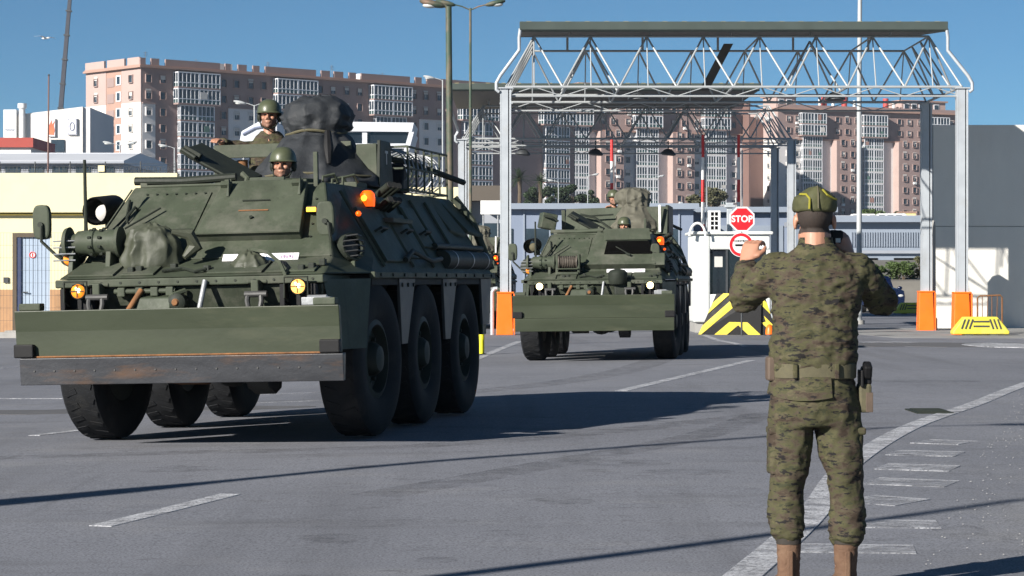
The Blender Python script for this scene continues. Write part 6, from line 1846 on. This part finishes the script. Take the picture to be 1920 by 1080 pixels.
m = MB(); m.loft([ering((0, .008, z), rx, ry, 28) for z, rx, ry in ((1.425, .082, .075), (1.455, .072, .069), (1.475, .069, .068), (1.474, .062, .061), (1.44, .058, .058))], False); m.build('collar', M['camo'], jk)
# trousers
tr = MB()
tr.loft([ering((-.01, .0, z), rx, ry) for z, rx, ry in ((.955, .150, .110), (.88, .166, .124), (.80, .180, .130), (.735, .182, .125), (.70, .165, .11))])
def leg(pts):
    tr.tube([(x, y, z) for x, y, z, r in pts], [r for x, y, z, r in pts], 24)
leg([(-.090, 0, .84, .09), (-.103, 0, .72, .093), (-.108, -.005, .60, .088), (-.114, -.005, .50, .076), (-.120, .005, .42, .070), (-.126, .005, .335, .074), (-.120, 0, .27, .070), (-.113, 0, .225, .052)])
leg([(.080, 0, .84, .09), (.092, 0, .72, .095), (.100, -.005, .60, .092), (.116, -.005, .50, .076), (.124, .005, .41, .070), (.128, .005, .32, .075), (.125, 0, .25, .069), (.122, 0, .205, .052)])
tm_ = remesh(tr, .0075, 6)
g1 = fold_noise(8, .012, (1.2, 1.0, 1.1), 5); g2 = fold_noise(20, .005, (1, 1, 1.5), 8); g3 = fold_noise(13, .011, (.6, .6, 2.2), 2)
displace(tm_, lambda c: g1(c) * .8 + g2(c) * .8 + g3(c) * (1 - sm(.28, .45, c.z)) + g3(c) * .5 * max(0, 1 - abs(c.z - .5) / .08))
tu = obj('trousers', tm_, M['camo'], so)
for s in (-1, 1):
    m = MB(); m.loft([ering((s * .160 if s > 0 else -.168, .01, z), .030, .070, 20, .6) for z in (.50, .52, .64, .69)], True)
    pm_ = remesh(m, .006, 4); displace(pm_, fold_noise(14, .006, (1, 1, 1.5), 2)); obj('cargo_pocket', pm_, M['camo'], tu)
    m = MB(); m.b2((s * .163 - .036, -.062, .665), (s * .163 + .036, .08, .695)); m.build('pocket_flap', M['camo'], tu, .008)
# belt, jacket tail, pouches, holster
m = MB(); m.loft([ering((-.010, 0, z), rx, ry, 36) for z, rx, ry in ((.895, .168, .124), (.90, .174, .130), (.955, .176, .132), (.962, .170, .126))], False); be = m.build('belt', M['strap'], so)
m = MB(); rg = []
for z, k in ((.905, 1.0), (.87, 1.05), (.835, 1.09), (.83, 1.07)):
    rg.append([Vector((-.01 + .176 * k * math.cos(a), .133 * k * math.sin(a), z - .03 * max(0, math.sin((a - 3.4) * 1.6)) * (k - 1) * 10)) for a in [R(175 + i * 4.2) for i in range(28)]])
vs = [v for r in rg for v in r]; m.add(vs, [(q * 28 + i, q * 28 + i + 1, (q + 1) * 28 + i + 1, (q + 1) * 28 + i) for q in range(3) for i in range(27)], True)
m.build('jacket_tail', M['camo'], jk)
m = MB(); m.b2((-.205, -.05, .885), (-.168, .05, .985)); m.build('pouch', M['holsterbrown'], be, .01)
for x in (-.10, .07):
    m = MB(); m.b2((x - .009, -.134, .897), (x + .009, -.118, .960)); m.build('belt_loop', M['camo'], be, .004)
ho = MB(); ho.b2((.170, -.04, .755), (.225, .045, .875)); h_ = ho.build('holster', M['strap'], so, .012)
m = MB(); m.b2((.200, -.044, .757), (.229, -.039, .838)); m.build('holster_panel', M['holsterbrown'], h_, .002)
m = MB(); m.b2((.186, -.035, .868), (.226, .035, .945)); m.box((.207, -.03, .93), (.036, .06, .06), (.4, 0, 0)); m.build('pistol_grip', M['black'], h_, .010)
m = MB(); m.b2((.178, -.055, .86), (.190, .055, .93)); m.build('holster_loop', M['black'], h_, .004)
# boots
for s, x in ((-1, -.113), (1, .122)):
    m = MB()
    m.tube([(x, -.005, .25), (x, -.005, .18), (x, -.004, .10), (x, .0, .045), (x, .01, .02)], [.050, .049, .045, .050, .050], 20)
    m.loft([m.ring((x, y, z), (0, 1, 0), (rx, rz), 16, (1, 0, 0)) for y, z, rx, rz in ((-.055, .045, .034, .035), (.0, .05, .043, .045), (.08, .05, .046, .042), (.15, .042, .050, .034), (.20, .036, .042, .026), (.225, .032, .02, .016))])
    bt = remesh(m, .006, 4); displace(bt, fold_noise(22, .004, (1, 1, 2.5), 4)); bo_ = obj('boot', bt, M['boot'], so)
    m = MB(); m.loft([[(x - .045, -.062, 0), (x + .045, -.062, 0), (x + .052, .15, 0), (x + .03, .235, 0), (x - .03, .235, 0), (x - .052, .15, 0)], [(x - .045, -.062, .024), (x + .045, -.062, .024), (x + .052, .15, .02), (x + .03, .235, .026), (x - .03, .235, .026), (x - .052, .15, .02)]], True, False); m.build('sole', M['sole'], bo_, .004)
    m = MB(); m.b2((x - .012, -.064, .05), (x + .012, -.052, .19)); m.build('heel_strip', M['boot'], bo_, .005)
    m = MB(); m.loft([ering((x, -.004, z), .052, .052, 20) for z in (.215, .245)], False); m.build('boot_collar', M['sole'], bo_)
# cap with yellow piping
cp_ = MB()
cp_.loft([ering((-.004, .012 + dy, z), rx, ry, 32, .9) for z, rx, ry, dy in ((1.580, .085, .104, 0), (1.592, .092, .112, 0), (1.620, .091, .113, 0), (1.640, .083, .112, 0), (1.660, .060, .106, .0), (1.675, .035, .098, 0), (1.684, .012, .088, 0))])
cpm = remesh(cp_, .006, 3); displace(cpm, fold_noise(16, .004, (1, 1, 1), 6))
ca = obj('cap', cpm, M['capgreen'], so)
m = MB(); m.tube([(-.072, -.045, 1.652), (-.050, -.083, 1.650), (-.038, -.101, 1.632), (-.040, -.106, 1.590)], .0045, 6); m.build('piping', M['yellowtrim'], ca)
m = MB(); m.tube([(.015, -.088, 1.671), (.035, -.090, 1.648), (.060, -.075, 1.634), (.078, -.055, 1.630)], .0045, 6); m.build('piping', M['yellowtrim'], ca)
m = MB(); m.tube([(-.004, -.078, 1.684), (-.003, -.100, 1.655), (-.003, -.108, 1.592)], .004, 6); m.build('rear_seam', M['strap'], ca)
m = MB(); m.tube([(-.29, .255, 1.368), (-.262, .235, 1.372), (-.235, .255, 1.376)], .012, 8); m.build('wristwatch', M['black'], so)
# what he holds up to his face
ph_ = thing('video_camera', 'small black camera held to the face of the standing soldier', 'camera', (SX_ + .088, SY + .165, gz(SX_, SY) + 1.478), R(20))
m = MB(); m.b2((-.03, -.05, -.045), (.03, .06, .03)); m.build('casing', M['black'], ph_, .01)
m = MB(); m.cyl((0, .06, -.005), (0, .1, -.005), .025); m.build('lens', M['glassdark'], ph_)
m = MB(); m.b2((-.012, -.056, -.022), (.010, -.049, -.004)); m.build('screen', M['lens'], ph_)

# ------------------------------------------------------------------ crews
def crew(label, veh, local, yaw, arms=(), shoulders=True, jaw=True):
    mw = Matrix.Translation(veh.location) @ veh.rotation_euler.to_matrix().to_4x4()
    w = mw @ Vector(local)
    t = thing('person', label, 'person', w, veh.rotation_euler[2] + R(yaw), 'vehicle crew in helmets')
    b = MB(); I = Matrix.Rotation(R(-4), 4, 'X'); add_head(b, I, .14)
    b.loft([ering((0, .05, z), rx, ry) for z, rx, ry in ((-.75, .12, .09), (-.45, .14, .09), (-.3, .15, .08), (-.22, .09, .07), (-.17, .055, .055))])
    for a in arms:
        b.tube([a[0], a[1], a[2]], [.045, .038, .027], 10)
        d = Vector(a[2]) - Vector(a[1]); hand(b, a[2], d, (0, -.3, 1), 1 if a[2][0] > 0 else -1, .8)
    me = remesh(b, .0055, 2); paint_head(me, I.inverted(), lambda c: c.y > .045 and c.z > -.06)
    obj('body', me, [M['skin'], M['hair'], M['beard'], M['eye']], t)
    m = MB()
    m.loft([ering((0, .05, z), rx, ry) for z, rx, ry in ((-.78, .17, .12), (-.45, .185, .12), (-.26, .185, .105), (-.19, .13, .09), (-.135, .082, .075))])
    for a in arms:
        p0, p1, p2 = [Vector(q) for q in a]
        m.tube([p0 * .8 + Vector((0, .01, -.05)), p0, p0.lerp(p1, .5), p1, p1.lerp(p2, .85)], [.07, .072, .062, .058, .046], 16)
    if not arms:
        for s in (-1, 1): m.tube([(s * .13, .05, -.29), (s * .19, .05, -.36), (s * .22, .04, -.6)], [.07, .07, .055], 14)
    jm = remesh(m, .009, 4); displace(jm, fold_noise(10, .011, (1, 1, 1.6), 3)); obj('jacket', jm, M['camo'], t)
    # helmet with brim, ear pads and chin strap
    m = MB(); rings = []
    for k in range(9):
        a = k / 8 * math.pi / 2
        rings.append(ering((0, .012, .035 + .112 * math.sin(a)), max(.002, .108 * math.cos(a) ** .8), max(.002, .125 * math.cos(a) ** .8), 28, 1))
    rings = [ering((0, .010, .022), .116, .136, 28, 1), ering((0, .012, .030), .112, .131, 28, 1)] + rings
    m.loft(rings, True); hm = m.build('helmet', M['helmet'], t)
    m = MB()
    for s in (-1, 1): m.ell((s * .088, .02, -.012), (.024, .038, .045), 14, 10)
    m.tube([(-.088, .0, -.03), (-.062, -.045, -.095), (0, -.075, -.122), (.062, -.045, -.095), (.088, .0, -.03)], .007, 6)
    m.build('headset', M['armydark'], t)
    return t
crew('helmeted driver with only his head showing, front hatch of the near vehicle', va, (.30, .5, 2.175), 4)
crew('helmeted soldier standing highest, beside the dark tarp on the near vehicle', va, (-.29, 2.15, 2.70), 8, (((-.17, .05, -.29), (-.36, -.02, -.27), (-.40, -.16, -.24)), ((.17, .05, -.30), (.24, -.04, -.46), (.1, -.2, -.44))))
crew('helmeted driver peering over the roof edge of the vehicle under the gate', vb_, (.35, .45, 2.14), 0)
crew('helmeted gunner beside the olive cover on the vehicle under the gate', vb_, (.06, 2.0, 2.64), 20, (((-.17, .05, -.29), (-.26, -.05, -.34), (-.20, -.22, -.20)), ((.17, .05, -.30), (.22, -.04, -.46), (.1, -.2, -.44))))

# ------------------------------------------------------------------ lamp posts outside the left edge, whose shadows cross the road
for (x, y, h_, lab) in ((-9.2, 7.66, 8.0, 'tall lamp post left of the frame, casting the farther shadow line across the road'), (-6.67, 4.17, 6.2, 'lamp post left of the frame, casting the nearer shadow line across the road')):
    t = thing('street_light', lab, 'street light', (x, y, gz(x, y)), 0, 'lamp posts outside the left edge')
    m = MB(); m.tube([(0, 0, 0), (0, 0, h_ * .55), (0, 0, h_ * .6), (0, 0, h_)], [.17, .15, .07, .045], 12); m.build('pole', M['polegrey'], t)
    m = MB(); m.tube([(0, 0, h_), (.3, 0, h_ + .12), (.7, .1, h_ + .16)], .025, 8); a = m.build('arm', M['polegrey'], t)
    m = MB(); m.ell((.9, .12, h_ + .17), (.28, .12, .07)); m.build('lamp_head', M['polegrey'], a)
    m = MB(); m.b2((-.14, -.1, h_ * .45), (.14, .1, h_ * .45 + .6)); m.build('shadow_panel', M['white'], t, .01)  # unseen panel, added to thicken the post's shadow on the road

# ================================================================== AIR
hz = MB(); hz.b2((-420, -60, -1.0), (420, 1000, 62))
ho_ = bpy.data.objects.new('haze', hz.mesh('haze')); COL.objects.link(ho_)
hm_ = bpy.data.materials.new('thin haze'); hm_.use_nodes = True
nt = hm_.node_tree
for n_ in list(nt.nodes): nt.nodes.remove(n_)
vo = nt.nodes.new('ShaderNodeVolumePrincipled'); vo.inputs['Color'].default_value = (.86, .91, 1, 1); vo.inputs['Density'].default_value = .00014; vo.inputs['Anisotropy'].default_value = .2
ou = nt.nodes.new('ShaderNodeOutputMaterial'); nt.links.new(vo.outputs[0], ou.inputs['Volume'])
ho_.data.materials.append(hm_)
tag(ho_, 'thin pale haze in the air', 'haze', kind='stuff')
